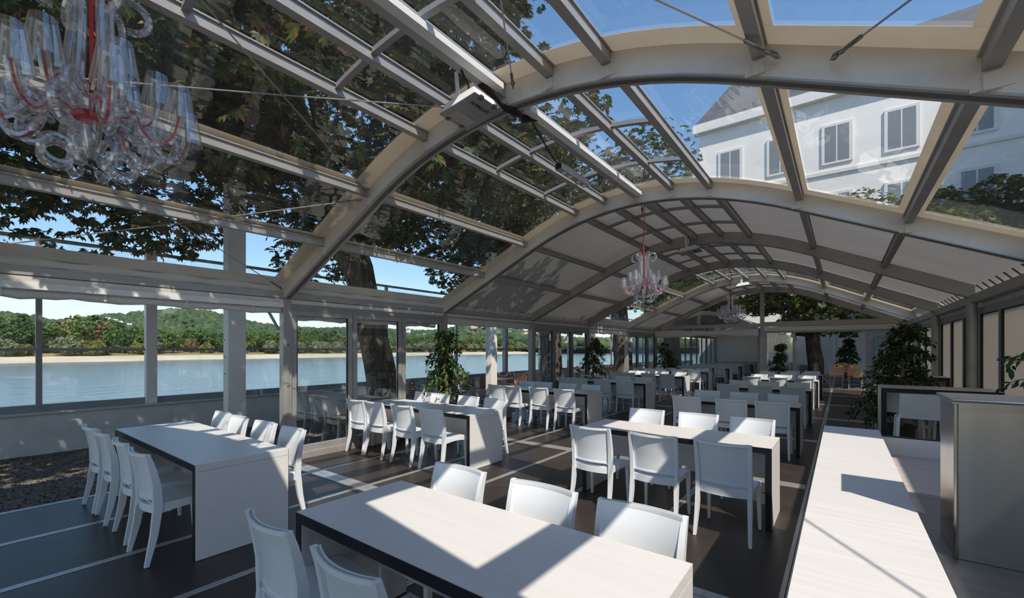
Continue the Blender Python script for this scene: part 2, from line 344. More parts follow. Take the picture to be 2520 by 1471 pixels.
# roof bays
CLEAR = {1, 2, 5}                                   # bay k spans ARCH_Y[k]..ARCH_Y[k+1]
BN = ['grey fabric tent roof over the bar side', 'clear roof bay above the gravel opening', 'clear roof bay above the first glass doors', 'grey fabric roof bay past the first chandelier', 'grey fabric roof bay before the second chandelier', 'clear roof bay past the second chandelier', 'grey fabric roof bay against the gable']
for k in range(7):
    y0, y1 = ARCH_Y[k], ARCH_Y[k + 1]
    r = empty('ceiling', (XC, (y0 + y1) / 2, 2.4), BN[k], 'tent roof', kind='structure')
    xs = [XL - 0.28 + (XR - XL + 0.56) * i / 40 for i in range(41)]
    clear = k in CLEAR
    mb = MB()
    ys = [y0 + 0.0, y1 - 0.0]
    def sag(x, v):
        # slack film between purlins
        return -0.018 * math.sin(math.pi * v) ** 2 * (0.5 + 0.5 * math.sin(x * 9.0 + k))
    mb.grid(lambda u, v: (xs[round(u * 40)], ys[0] + (ys[1] - ys[0]) * v, prof(xs[round(u * 40)]) + SHEET + sag(xs[round(u * 40)], v) * (0.6 if clear else 1.0)), 40, 10)
    mb.build('clear_sheet' if clear else 'fabric_sheet', 'pvc_clear' if clear else 'roof_fabric', r, smooth=60)
    if clear:
        mb = MB()
        for a, b in ((y0 + 0.05, y0 + 0.25), (y1 - 0.25, y1 - 0.05)): strip_y(mb, xs, a, b, SHEET - 0.012, -0.002)
        mb.build('sheet_border', 'pvc_border', r, smooth=60)
        for px in (-2.97, -2.0, 2.0, 2.97):
            x = XC + px; mb = MB(); wv = 0.095 if px > 0 else 0.08
            strip_y(mb, [x - wv, x, x + wv], y0 + 0.25, y1 - 0.25, SHEET - 0.012, -0.002); mb.build('seam_strip', 'pvc_border', r)
        for s in (-1, 1):
            x = XC + s * 4.12; mb = MB(); strip_y(mb, [x - 0.24, x - 0.08, x + 0.08, x + 0.24], y0 + 0.05, y1 - 0.05, SHEET - 0.014, -0.002); mb.build('eave_flap', 'pvc_white', r)
    else:
        for s in (-1, 1):
            nl = 9
            for i in range(nl):
                yy = y0 + 0.25 + (y1 - y0 - 0.5) * i / (nl - 1); x = XC + s * 3.98
                mb = MB(); mb.beam((x, yy, prof(x) + 0.17), (XC + s * 4.12, yy + 0.08 * s, prof(XC + s * 4.12) + 0.10), 0.02, 0.008); mb.build('lacing', 'alu_dark', r)
    for px in PURL:
        x = XC + px; z = prof(x); mb = MB()
        h = 0.12 if px == 0 else 0.085; w = 0.085 if px == 0 else 0.07
        mb.box(x - w / 2, x + w / 2, y0 + 0.06, y1 - 0.06, z + SHEET - 0.02 - h, z + SHEET - 0.02)
        mb.box(x - w / 2 - 0.015, x + w / 2 + 0.015, y0 + 0.06, y1 - 0.06, z + SHEET - 0.032, z + SHEET - 0.02)
        o = mb.build('purlin', 'alu', r)
        if px == 0 and k in (1, 2):
            MB().box(x + 0.05, x + 0.13, y0 + 0.2, y1 - 0.2, z + 0.05, z + 0.10).build('cable_tray', 'white_paint', r)
    cr = [XC - 1.0 + 2.0 * i / 14 for i in range(15)]
    for t in (1 / 3, 2 / 3):
        yy = y0 + BAY * t; mb = MB()
        for a, b in zip(cr[:-1], cr[1:]): mb.beam((a, yy, prof(a) + SHEET - 0.05), (b, yy, prof(b) + SHEET - 0.05), 0.05, 0.04)
        mb.build('cross_rib', 'frame_grey', r)

# wire bracing in the first clear bay and the last bay
def cable(a, b, label, dark_end=True):
    a, b = Vector(a), Vector(b)
    r = empty('brace_cable', a, label, 'cable', 'roof bracing cables')
    MB().tube([a, a.lerp(b, 0.5) + Vector((0, 0, -0.008)), b], 0.0055, 6).build('wire', 'wire_steel', r)
    d = (a - b).normalized()
    for i in range(2):
        c = a - d * (0.05 + 0.05 * i)
        ringp = [c + d * 0.03 * math.cos(t) + (d.cross(Vector((0, 0, 1))).normalized() if i else Vector((0, 0, 1))) * 0.016 * math.sin(t) for t in [2 * math.pi * q / 10 for q in range(11)]]
        MB().tube(ringp, 0.006, 6, cap=False).build('shackle', 'shackle', r)
    MB().tube([a - d * 0.13, a - d * 0.15, a - d * 0.27, a - d * 0.29], [0.006, 0.012, 0.012, 0.006], 8).build('turnbuckle', 'shackle', r)
def ap(px, k): x = XC + px; return (x, ARCH_Y[k] + (-0.09 if k == 2 else 0.09), prof(x) + 0.10)
cable(ap(-2.05, 2), ap(-4.0, 1), 'bracing wire from lower left eave up to the arch by the opening')
cable(ap(-4.0, 2), ap(-2.05, 1), 'bracing wire running down to the arch leg at the glass doors')
cable(ap(-0.35, 2), ap(-2.05, 1), 'bracing wire ending behind the floodlight under the ridge')
cable(ap(-1.95, 2), ap(-0.05, 1), 'bracing wire falling from the ridge across the tree side')
cable(ap(0.15, 2), ap(2.12, 1), 'bracing wire dropping almost straight to the ridge end of the arch')
cable(ap(2.12, 2), ap(0.05, 1), 'bracing wire with large turnbuckle on the bar side of the arch')
cable(ap(2.35, 2), ap(4.0, 1), 'bracing wire running from the arch down to the panel wall')
def ap2(px, k, s): x = XC + px; return (x, ARCH_Y[k] + 0.09 * s, prof(x) + 0.08)
for a, b, n in ((-4.0, -2.0, 'one'), (-2.0, -4.0, 'two'), (2.0, 4.0, 'three'), (4.0, 2.0, 'four')):
    cable(ap2(a, 7, -1), ap2(b, 6, 1), {'one': 'thin wire rising from the gable foot on the river side', 'two': 'thin wire dropping to the river eave before the gable', 'three': 'thin wire dropping to the panel wall eave before the gable', 'four': 'thin wire rising from the gable foot on the panel wall side'}[n])

# ------------------------------------------------------------------ floor
fl = empty('floor', (-2.4, 10, 0), 'dark brown floor plates joined by aluminium strips', 'floor', kind='structure')
MB().box(-6.74, 1.95, -3.6, 34.0, -0.13, -0.028).build('subfloor', 'alu_dark', fl)
SX = 1.07; GX0 = -6.72
NXC = 8
pm = {}
def plate(x0, x1, y0, y1):
    key = (round(x1 - x0, 3), round(y1 - y0, 3))
    if key not in pm: pm[key] = MB().box(-key[0] / 2, key[0] / 2, -key[1] / 2, key[1] / 2, -0.028, 0.0).mesh('floor_plate', 'plate', 0)
    o = bpy.data.objects.new('floor_plate', pm[key]); link(o); o.parent = fl; o.location = ((x0 + x1) / 2 + 2.4, (y0 + y1) / 2 - 10, 0)
ARCH_F = ARCH_Y + [GY + BAY * i for i in range(1, 5)]
for i in range(NXC):
    x0, x1 = GX0 + SX * i + 0.035, GX0 + SX * (i + 1) - 0.035
    for k in range(len(ARCH_F) - 1):
        plate(x0, x1, ARCH_F[k] + 0.10, ARCH_F[k + 1] - 0.10)
for i in range(NXC + 1):
    x = GX0 + SX * i; mb = MB()
    mb.box(x - 0.033, x - 0.003, -3.4, 33, -0.028, 0.003); mb.box(x + 0.003, x + 0.033, -3.4, 33, -0.028, 0.003)
    mb.build('joint_strip', 'strip', fl)
for y in ARCH_F:
    mb = MB()
    for i in range(NXC):
        mb.box(GX0 + SX * i + 0.04, GX0 + SX * (i + 1) - 0.04, y - 0.095, y - 0.004, -0.028, 0.004); mb.box(GX0 + SX * i + 0.04, GX0 + SX * (i + 1) - 0.04, y + 0.004, y + 0.095, -0.028, 0.004)
    mb.build('cover_strip', 'strip', fl)

# ------------------------------------------------------------------ side walls
def curtain_roll(y0, y1, x, zt, zb, label, parent_kind=True, group='rolled side curtains', folds=0.0):
    r = empty('rolled_curtain', (x, (y0 + y1) / 2, zt), label, 'curtain', group)
    n = 24
    def fn(u, v):
        a = -math.pi / 2 + math.pi * 2 * v
        h = (zt - zb) / 2; yy = y0 + (y1 - y0) * u
        w = 0.010 * math.sin(yy * 9.0) + 0.007 * math.sin(yy * 23)
        return (x + 0.045 * math.cos(a), yy, (zt + zb) / 2 + h * math.sin(a) + w * (1 - math.sin(a)) * 0.5 * (1 + folds))
    mb = MB(); mb.grid(fn, n, 12); mb.build('roll', 'pvc_white', r, smooth=60)
    m_ = max(2, int((y1 - y0) / 0.62))
    for i in range(m_):
        yy = y0 + (y1 - y0) * (i + 0.5) / m_
        MB().box(x + 0.042, x + 0.05, yy - 0.012, yy + 0.012, zt - (zt - zb) * 0.85, zt).build('strap', 'alu_cream', r)
    return r
WN = {0: 'beside the bar', 1: 'at the gravel opening', 2: 'with three glass doors by the leaning tree', 3: 'past the first potted tree', 4: 'with three glass doors by the lamp tree', 5: 'past the second potted tree', 6: 'with three glass doors before the gable'}
WI = 0
for k in range(7):
    y0, y1 = ARCH_Y[k] + 0.06, ARCH_Y[k + 1] - 0.06
    r = empty('wall_left', (XL, (y0 + y1) / 2, 0), f'river-side tent wall bay {WN[k]}', 'wall', kind='structure')
    MB().box(XL - 0.08, XL + 0.05, y0, y1, 2.39, 2.475).build('eave_beam', 'alu', r)
    MB().box(XL - 0.06, XL + 0.04, y0, y1, 2.378, 2.39).build('eave_groove', 'alu_dark', r)
    MB().box(XL - 0.06, XL + 0.045, y0, y1, 2.318, 2.378).build('fascia', 'alu_cream', r)
    mb = MB()
    mb.grid(lambda u, v: (XL + 0.02 + 0.02 * math.sin(v * 3), y0 + (y1 - y0) * u, 2.475 + 0.09 * v + 0.012 * math.sin(u * 31 + v * 2)), 30, 3); mb.build('flap', 'pvc_white', r, smooth=60)
    if k in (2, 4, 6):
        MB().box(XL - 0.05, XL + 0.03, y0, y1, 2.215, 2.318).build('head_rail', 'frame_grey', r)
        MB().box(XL - 0.06, XL + 0.05, y0, y1, -0.02, 0.09).build('threshold', 'alu', r)
        w = (y1 - y0) / 3
        for j in range(3):
            a, b = y0 + w * j, y0 + w * (j + 1); WI += 1
            wr = empty(f'window_{WI}', (XL, (a + b) / 2, 0.09), f'glass door leaf, {ORD[j]} from the bar end, in the wall bay {WN[k].replace("with three glass doors ", "")}', 'glass door', kind='structure')
            mb = MB(); x0, x1 = XL - 0.04, XL + 0.025
            mb.box(x0, x1, a + 0.005, a + 0.085, 0.09, 2.215); mb.box(x0, x1, b - 0.085, b - 0.005, 0.09, 2.215)
            mb.box(x0, x1, a + 0.085, b - 0.085, 0.09, 0.19); mb.box(x0, x1, a + 0.085, b - 0.085, 2.15, 2.215)
            mb.build('frame', 'alu' if k == 2 else 'frame_grey', wr)
            MB().box(XL - 0.012, XL - 0.006, a + 0.08, b - 0.08, 0.185, 2.155).build('pane', 'glass', wr)
            mb = MB()
            for q in (a + 0.085, b - 0.085): mb.box(XL - 0.014, XL + 0.02, q - 0.004, q + 0.004, 0.19, 2.15)
            mb.box(XL - 0.014, XL + 0.02, a + 0.085, b - 0.085, 2.146, 2.152); mb.build('gasket', 'rubber', wr)
        curtain_roll(y0 + 0.05, y1 - 0.05, XL - 0.16, 2.22, 2.09, f'white rolled curtain outside the glass doors of the bay {WN[k].split("doors ")[1]}')
    else:
        if k == 1: MB().box(XL - 0.05, XL + 0.06, y0, y1, 2.252, 2.317).build('curtain_rail', 'lamp_white', r)
        curtain_roll(y0 + 0.02, y1 - 0.02, XL - 0.03, 2.25 if k == 1 else 2.317, 2.165 if k == 1 else 2.15, f'white rolled-up side curtain under the eave {WN[k]}')
    if k == 1:
        MB().beam((XL + 0.0, y1 - 0.04, 1.93), (XL, y1 - 0.18, 2.18), 0.03, 0.03).build('corner_brace', 'frame_grey', r)
# translucent panel wall on the other side
for k in range(7):
    y0, y1 = ARCH_Y[k] + 0.02, ARCH_Y[k + 1] - 0.02; X = XR + 0.08
    r = empty('wall_right', (X, (y0 + y1) / 2, 0), f'white panel wall bay opposite the river-side bay {WN[k].replace("with three ", "of ")}', 'wall', kind='structure')
    MB().box(XR - 0.05, XR + 0.10, y0, y1, 2.34, 2.46).build('eave_beam', 'alu', r)
    MB().box(X - 0.03, X + 0.05, y0, y1, 2.17, 2.27).build('head_rail', 'frame_grey', r)
    MB().box(X - 0.01, X + 0.04, y0, y1, 2.27, 2.34).build('fascia', 'alu_cream', r)
    MB().box(X - 0.03, X + 0.05, y0, y1, 0.0, 0.12).build('sill_rail', 'frame_grey', r)
    w = (y1 - y0) / 3
    for j in range(4):
        yy = y0 + w * j; mb = MB()
        mb.box(X - 0.03, X + 0.05, max(y0, yy - 0.05), min(y1, yy + 0.05), 0.12, 2.17); mb.build('mullion', 'frame_grey', r)
    for j in range(3):
        a, b = y0 + w * j + 0.05, y0 + w * (j + 1) - 0.05
        mb = MB(); mb.box(X + 0.0, X + 0.015, a, b, 0.12, 2.17); mb.build('white_panel', 'panel_white', r)
        mb = MB(); mb.box(X - 0.028, X + 0.0, a, a + 0.014, 0.12, 2.17); mb.box(X - 0.028, X, b - 0.014, b, 0.12, 2.17); mb.box(X - 0.028, X, a, b, 2.158, 2.17); mb.build('gasket', 'rubber', r)

# gable
g = empty('wall_gable', (XC, GY, 0), 'glazed tent gable with a central post and a tie beam', 'wall', kind='structure')
MB().box(XC - 0.07, XC + 0.07, GY - 0.05, GY + 0.05, 0, prof(XC)).build('centre_post', 'alu', g)
MB().box(XL, XC - 0.07, GY - 0.05, GY + 0.05, 2.48, 2.62).build('tie_beam', 'alu', g)
MB().box(XC + 0.07, XR, GY - 0.05, GY + 0.05, 2.48, 2.66).build('tie_beam', 'alu', g)
MB().box(XC + 0.07, XR, GY - 0.04, GY + 0.06, 2.31, 2.47).build('fascia', 'alu_cream', g)
MB().box(XC + 0.07, XR, GY - 0.045, GY + 0.05, 2.24, 2.31).build('head_rail', 'frame_grey', g)
for nm, xa, xb in (('gable_pane', XL + 0.3, XC - 0.07), ('gable_pane', XC + 0.07, XR - 0.3)):
    n = 16; xs = [xa + (xb - xa) * i / n for i in range(n + 1)]
    mb = MB(); mb.grid(lambda u, v: (xs[round(u * n)], GY, 2.6 + (max(prof(xs[round(u * n)]), 2.61) - 2.6) * v), n, 1); mb.build(nm, 'glass_far', g)
for x in (XC + 0.11, -1.38, 0.70, XR - 0.05):
    MB().box(x - 0.04, x + 0.04, GY - 0.04, GY + 0.04, 0, 2.24).build('door_post', 'alu', g)
MB().box(XC + 0.15, -1.42, GY - 0.004, GY + 0.004, 0.05, 2.24).build('pane', 'glass_far', g)
MB().box(0.74, XR - 0.09, GY - 0.004, GY + 0.004, 0.05, 2.24).build('pane', 'glass_far', g)
# rolled canvas over the open half
cr = empty('rolled_canvas', ((XL + XC) / 2, GY - 0.1, 2.48), 'long rolled canvas hanging over the open half of the gable', 'curtain')
def cfn(u, v):
    a = -math.pi / 2 + 2 * math.pi * v; x = XL + 0.05 + (XC - XL - 0.15) * u
    s = 0.13 + 0.03 * math.sin(x * 1.9); dr = 0.035 * math.exp(-((x - XC + 0.6) / 0.35) ** 2) + 0.012 * math.sin(x * 7)
    return (x, GY - 0.13 + 0.07 * math.cos(a), 2.27 + s * math.sin(a) - dr)
MB().grid(cfn, 48, 14).build('roll', 'pvc_white', cr, smooth=60)
for i in range(9):
    x = XL + 0.4 + (XC - XL - 0.8) * i / 8
    MB().tube([(x, GY - 0.06, 2.52), (x, GY - 0.12, 2.47), (x + 0.01, GY - 0.19, 2.40), (x + 0.012, GY - 0.21, 2.32)], 0.008, 6).build('strap', 'lamp_white', cr)

# ------------------------------------------------------------------ chairs and tables
def ypost(z):
    pts = [(0, -0.262), (0.22, -0.215), (0.43, -0.190), (0.6, -0.198), (0.75, -0.226), (0.85, -0.258)]
    for (a, b), (c, d) in zip(pts[:-1], pts[1:]):
        if a <= z <= c: return b + (d - b) * (z - a) / (c - a)
    return pts[-1][1]
def make_chair():
    r = empty('dining_chair', (0, 0, 0))
    W = 0.212
    mb = MB()
    def seat(u, v):
        a = 2 * u - 1; y = -0.205 + 0.44 * v; w = W - 0.004 + 0.012 * v
        return (a * w, y, 0.452 - 0.012 * (1 - a * a) * math.sin(math.pi * min(1, v * 1.1)) - 0.012 * max(0, v - 0.8) * 5)
    mb.grid(seat, 10, 8, (0, 0, -0.018))
    for s in (-1, 1): mb.grid(lambda u, v: (s * (W - 0.012 + 0.012 * u), -0.19 + 0.42 * u, 0.445 - (0.07 - 0.022 * math.sin(math.pi * u)) * v), 6, 1, (s * 0.012, 0, 0))
    mb.grid(lambda u, v: ((2 * u - 1) * (W - 0.01), 0.222, 0.436 - 0.04 * v), 6, 1, (0, 0.012, 0))
    mb.build('seat', 'chair_plastic', r)
    mb = MB()
    mb.grid(lambda u, v: ((2 * u - 1) * (W - 0.008), -0.195 - 0.042 * (1 - (2 * u - 1) ** 2), 0.442 - 0.062 * v), 12, 1, (0, 0.02, 0)); mb.build('rear_rail', 'chair_plastic', r)
    mb = MB()
    def back(u, v):
        a = 2 * u - 1; z = 0.482 + 0.368 * v
        return (a * (W - 0.004 + 0.004 * v), ypost(z) - 0.045 * (1 - a * a) + 0.004, z - 0.004 * (1 - a * a) * v)
    mb.grid(back, 14, 8, (0, 0.013, 0))
    mb.grid(lambda u, v: (back(u, 1)[0], back(u, 1)[1] - 0.011 + 0.002, back(u, 1)[2] - 0.02 * v), 14, 1, (0, 0.03, 0))
    mb.grid(lambda u, v: (back(u, 0)[0], back(u, 0)[1] - 0.008, back(u, 0)[2] + 0.014 * v), 14, 1, (0, 0.024, 0))
    mb.build('backrest', 'chair_plastic', r)
    for s in (-1, 1):
        zs = [0, 0.1, 0.22, 0.36, 0.43, 0.5, 0.6, 0.7, 0.78, 0.85]
        MB().sweep([(s * (W + 0.008 - 0.02 * math.sin(math.pi * min(1, z / 0.9)) * 0.6), ypost(z), z) for z in zs],
                   [(0.0125 + 0.005 * math.sin(math.pi * z / 0.9), 0.014 + 0.014 * math.sin(math.pi * min(1, z / 0.86))) for z in zs]).build('leg', 'chair_plastic', r)
        zs = [0, 0.15, 0.3, 0.40, 0.44]
        MB().sweep([(s * (W + 0.006 - 0.02 * z), 0.222 - 0.03 * z, z) for z in zs], [(0.012 + 0.018 * z, 0.012 + 0.022 * z) for z in zs]).build('leg', 'chair_plastic', r)
    return r
chair0 = make_chair(); chair_used = [False]
def place_chair(x, y, rz, label, group='white dining chairs at the long tables', scale=1):
    if chair_used[0]: c = copy_tree(chair0)
    else: c = chair0; chair_used[0] = True
    c.location = (x, y, 0.004); c.rotation_euler.z = rz
    tag(c, label, 'chair', group)
    return c
def make_table(x0, x1, y0, y1, label, h=0.75, t=0.055, modesty=True, name='dining_table', group='long white dining tables'):
    r = empty(name, ((x0 + x1) / 2, (y0 + y1) / 2, 0.004), label, 'table', group)
    z0 = 0.004; e = 0.004
    tp = MB().box(x0, x1, y0 + e, y1 - e, h - t, h).build('table_top', 'laminate', r)
    for q0, q1 in ((y0, y0 + e), (y1 - e, y1)): sub(MB().box(x0 + 0.001, x1 - 0.001, q0, q1, h - t, h - 0.002), 'black_edge', 'black', tp, r)
    for a, b in ((x0, x0 + t), (x1 - t, x1)):
        p = MB().box(a, b, y0 + e, y1 - e, z0, h - t - 0.0025).build('end_panel', 'laminate', r)
        for q0, q1 in ((y0, y0 + e), (y1 - e, y1)): sub(MB().box(a + 0.001, b - 0.001, q0, q1, z0, h - t - 0.0025), 'black_edge', 'black', p, r)
    if modesty:
        MB().box(x0 + t, x1 - t, (y0 + y1) / 2 - 0.012, (y0 + y1) / 2 + 0.012, h - t - 0.30, h - t).build('modesty_panel', 'laminate', r)
    return r
# (x0, x1, front y, back y, chair-back y on bar side, chair-back y on gable side, chair xs)
LX = [-6.24, -5.68, -5.02, -4.42]; RX = [-2.06, -1.42, -0.825]
river = [(1.20, 1.92, 0.95, 2.17), (4.33, 5.05, 3.99, 5.42), (7.74, 8.42, 7.50, 8.76), (10.95, 11.65, 10.56, 11.95), (14.35, 15.05, 13.95, 15.35), (17.55, 18.25, 17.2, 18.55)]
aisle = [(1.20, 1.93, 0.93, 2.15), (4.56, 5.20, 4.06, 5.69), (7.95, 8.62, 7.60, 8.94), (11.20, 11.90, 10.85, 12.25), (14.60, 15.25, 14.25, 15.60), (17.75, 18.42, 17.45, 18.62)]
for rowname, rows, x0, x1, xs in (('river', river, -6.41, -4.00, LX), ('aisle', aisle, -2.42, -0.50, RX)):
    for i, (a, b, cb, cg) in enumerate(rows):
        frm = ORD[5 - i]
        if rowname == 'river':
            x0 = -6.53 if i == 0 else -6.44; xs = [-6.20 if i == 0 else -6.13] + LX[1:]
        make_table(x0, x1, a, b, f'long white table with black edges, {rowname} row, {frm} table from the gable')
        for j, x in enumerate(xs):
            if rowname == 'aisle' and i == 0: jx = x + (0.02, 0.0, 0.06)[j] * 0
            else: jx = x
            jx += rnd.uniform(-0.015, 0.015)
            if rowname == 'aisle' and i == 0 and j == 2: pass
            place_chair(jx if not (rowname == 'aisle' and i == 0) else (-2.14, -1.49, -0.84)[j], cb + 0.258 + rnd.uniform(-0.015, 0.015), rnd.uniform(-0.03, 0.03), f'white chair, {rowname} row, {frm} table from gable, bar side, {ORD[j]} from river')
            place_chair(x + rnd.uniform(-0.015, 0.015), cg - 0.258 + rnd.uniform(-0.015, 0.015), math.pi + rnd.uniform(-0.03, 0.03), f'white chair, {rowname} row, {frm} table from gable, gable side, {ORD[j]} from river')
# tables beyond the gable, inside the smaller tent
for i, a in enumerate((21.2, 24.3, 27.6, 30.7)):
    make_table(-6.3, -3.95, a, a + 0.7, f'white table beyond the gable in the small tent, {ORD[i]} past the rolled canvas', group='tables in the small tent')
    for j, x in enumerate((-5.95, -5.4, -4.85, -4.3)):
        place_chair(x, a - 0.05, 0, f'white chair beyond the gable, {ORD[i]} small-tent table, gable side, {ORD[j]} from river', 'chairs in the small tent')
        place_chair(x, a + 0.75, math.pi, f'white chair beyond the gable, {ORD[i]} small-tent table, far side, {ORD[j]} from river', 'chairs in the small tent')

# ------------------------------------------------------------------ bar on the right
b = empty('bar_counter', (0.1, 2.0, 0), 'white bar with raised wood-grain ledge, steel worktop and low end board', 'bar')
MB().box(-0.10, 0.215, -1.6, 4.03, 1.045, 1.08).build('ledge', 'bar_laminate', b)
MB().box(-0.103, 0.218, -1.6, 4.033, 1.038, 1.045).build('ledge_edge', 'black', b)
MB().box(0.03, 0.07, -1.55, 4.0, 0.0, 1.038).build('front_panel', 'bar_laminate', b)
MB().box(0.07, 0.95, -1.55, 2.81, 0.93, 0.966).build('steel_worktop', 'steel_top', b)
mb = MB(); mb.tube([(0.22, 2.815, 0.958), (0.95, 2.815, 0.958)], 0.012, 8); mb.build('worktop_rim', 'steel', b)
MB().box(0.07, 0.95, 2.85, 3.78, 0.93, 0.964).build('wood_worktop', 'bar_wood', b)
MB().box(0.216, 0.95, 3.78, 3.83, 0.93, 1.075).build('end_board', 'bar_laminate', b)
MB().box(0.216, 0.95, 3.785, 3.825, 1.075, 1.08).build('end_board_edge', 'black', b)
MB().box(0.07, 0.95, 3.74, 3.779, 0.0, 0.93).build('end_panel', 'bar_laminate', b)
MB().box(0.90, 0.94, -1.5, 3.74, 0.0, 0.93).build('back_panel', 'alu_dark', b)
s_ = empty('steel_cabinet', (0.41, 2.2, 0.966), 'tall brushed stainless steel box standing on the bar worktop', 'steel box')
mb = MB(); mb.box(0.302, 0.56, 2.03, 2.31, 0.967, 1.478); mb.build('body', 'steel', s_)
mb = MB(); mb.box(0.292, 0.57, 2.018, 2.32, 1.478, 1.492); mb.build('top_plate', 'steel_top', s_)
mb = MB(); mb.tube([(0.293, 2.02, 1.489), (0.57, 2.02, 1.489)], 0.006, 8); mb.build('rolled_lip', 'steel', s_)
mb = MB(); mb.tube([(0.303, 2.031, 0.967), (0.303, 2.031, 1.478)], 0.006, 8); mb.build('corner_bead', 'steel', s_)

# bar tables and stools
make_table(0.43, 1.56, 7.70, 8.36, 'tall white bar table with black edges beside the panel wall, bar stools around it', 1.13, 0.06, True, 'bar_table', 'tall bar tables')
make_table(0.55, 1.56, 10.95, 11.6, 'tall white bar table half hidden behind the big potted tree', 1.13, 0.06, True, 'bar_table', 'tall bar tables')
def make_stool():
    r = empty('bar_stool', (0, 0, 0))
    mb = MB()
    def shell(u, v):
        a = 2 * u - 1
        if v < 0.5: y = 0.20 - 0.36 * v * 2; z = 0.79 - 0.012 * (1 - a * a)
        else: t = (v - 0.5) * 2; y = -0.16 - 0.07 * t - 0.03 * (1 - a * a) * t; z = 0.79 + 0.30 * t - 0.0 * a
        return (a * (0.215 - 0.012 * abs(v - 0.5)), y, z)
    mb.grid(lambda u, v: shell(u, v * 0.5), 8, 5, (0, 0, -0.018)); mb.build('seat', 'chair_plastic', r)
    mb = MB(); mb.grid(lambda u, v: shell(u, 0.5 + v * 0.5), 10, 6, (0, 0.014, 0)); mb.build('backrest', 'chair_plastic', r)
    for sx in (-1, 1):
        MB().sweep([(sx * 0.255, -0.235, 0), (sx * 0.232, -0.19, 0.45), (sx * 0.222, -0.172, 0.76), (sx * 0.205, -0.168, 0.80)], [(0.013, 0.013), (0.016, 0.016), (0.018, 0.018), (0.016, 0.014)]).build('leg', 'chair_plastic', r)
        MB().sweep([(sx * 0.25, 0.235, 0), (sx * 0.23, 0.20, 0.45), (sx * 0.215, 0.185, 0.775)], [(0.013, 0.013), (0.016, 0.016), (0.016, 0.016)]).build('leg', 'chair_plastic', r)
        MB().beam((sx * 0.243, -0.215, 0.28), (sx * 0.24, 0.218, 0.28), 0.02, 0.03).build('footrest', 'chair_plastic', r)
    MB().beam((-0.24, 0.218, 0.28), (0.24, 0.218, 0.28), 0.02, 0.03).build('footrest', 'chair_plastic', r)
    return r
st = make_stool(); st.location = (0.80, 7.55, 0.004); tag(st, 'white bar stool with rounded back on the bar side of the tall table', 'bar stool', 'bar stools')
for x, w in ((0.70, 'nearer the aisle'), (1.27, 'nearer the panel wall')):
    c = copy_tree(st); c.location = (x, 8.62, 0.004); c.rotation_euler.z = math.pi; tag(c, f'white bar stool across the tall table, {w}', 'bar stool', 'bar stools')

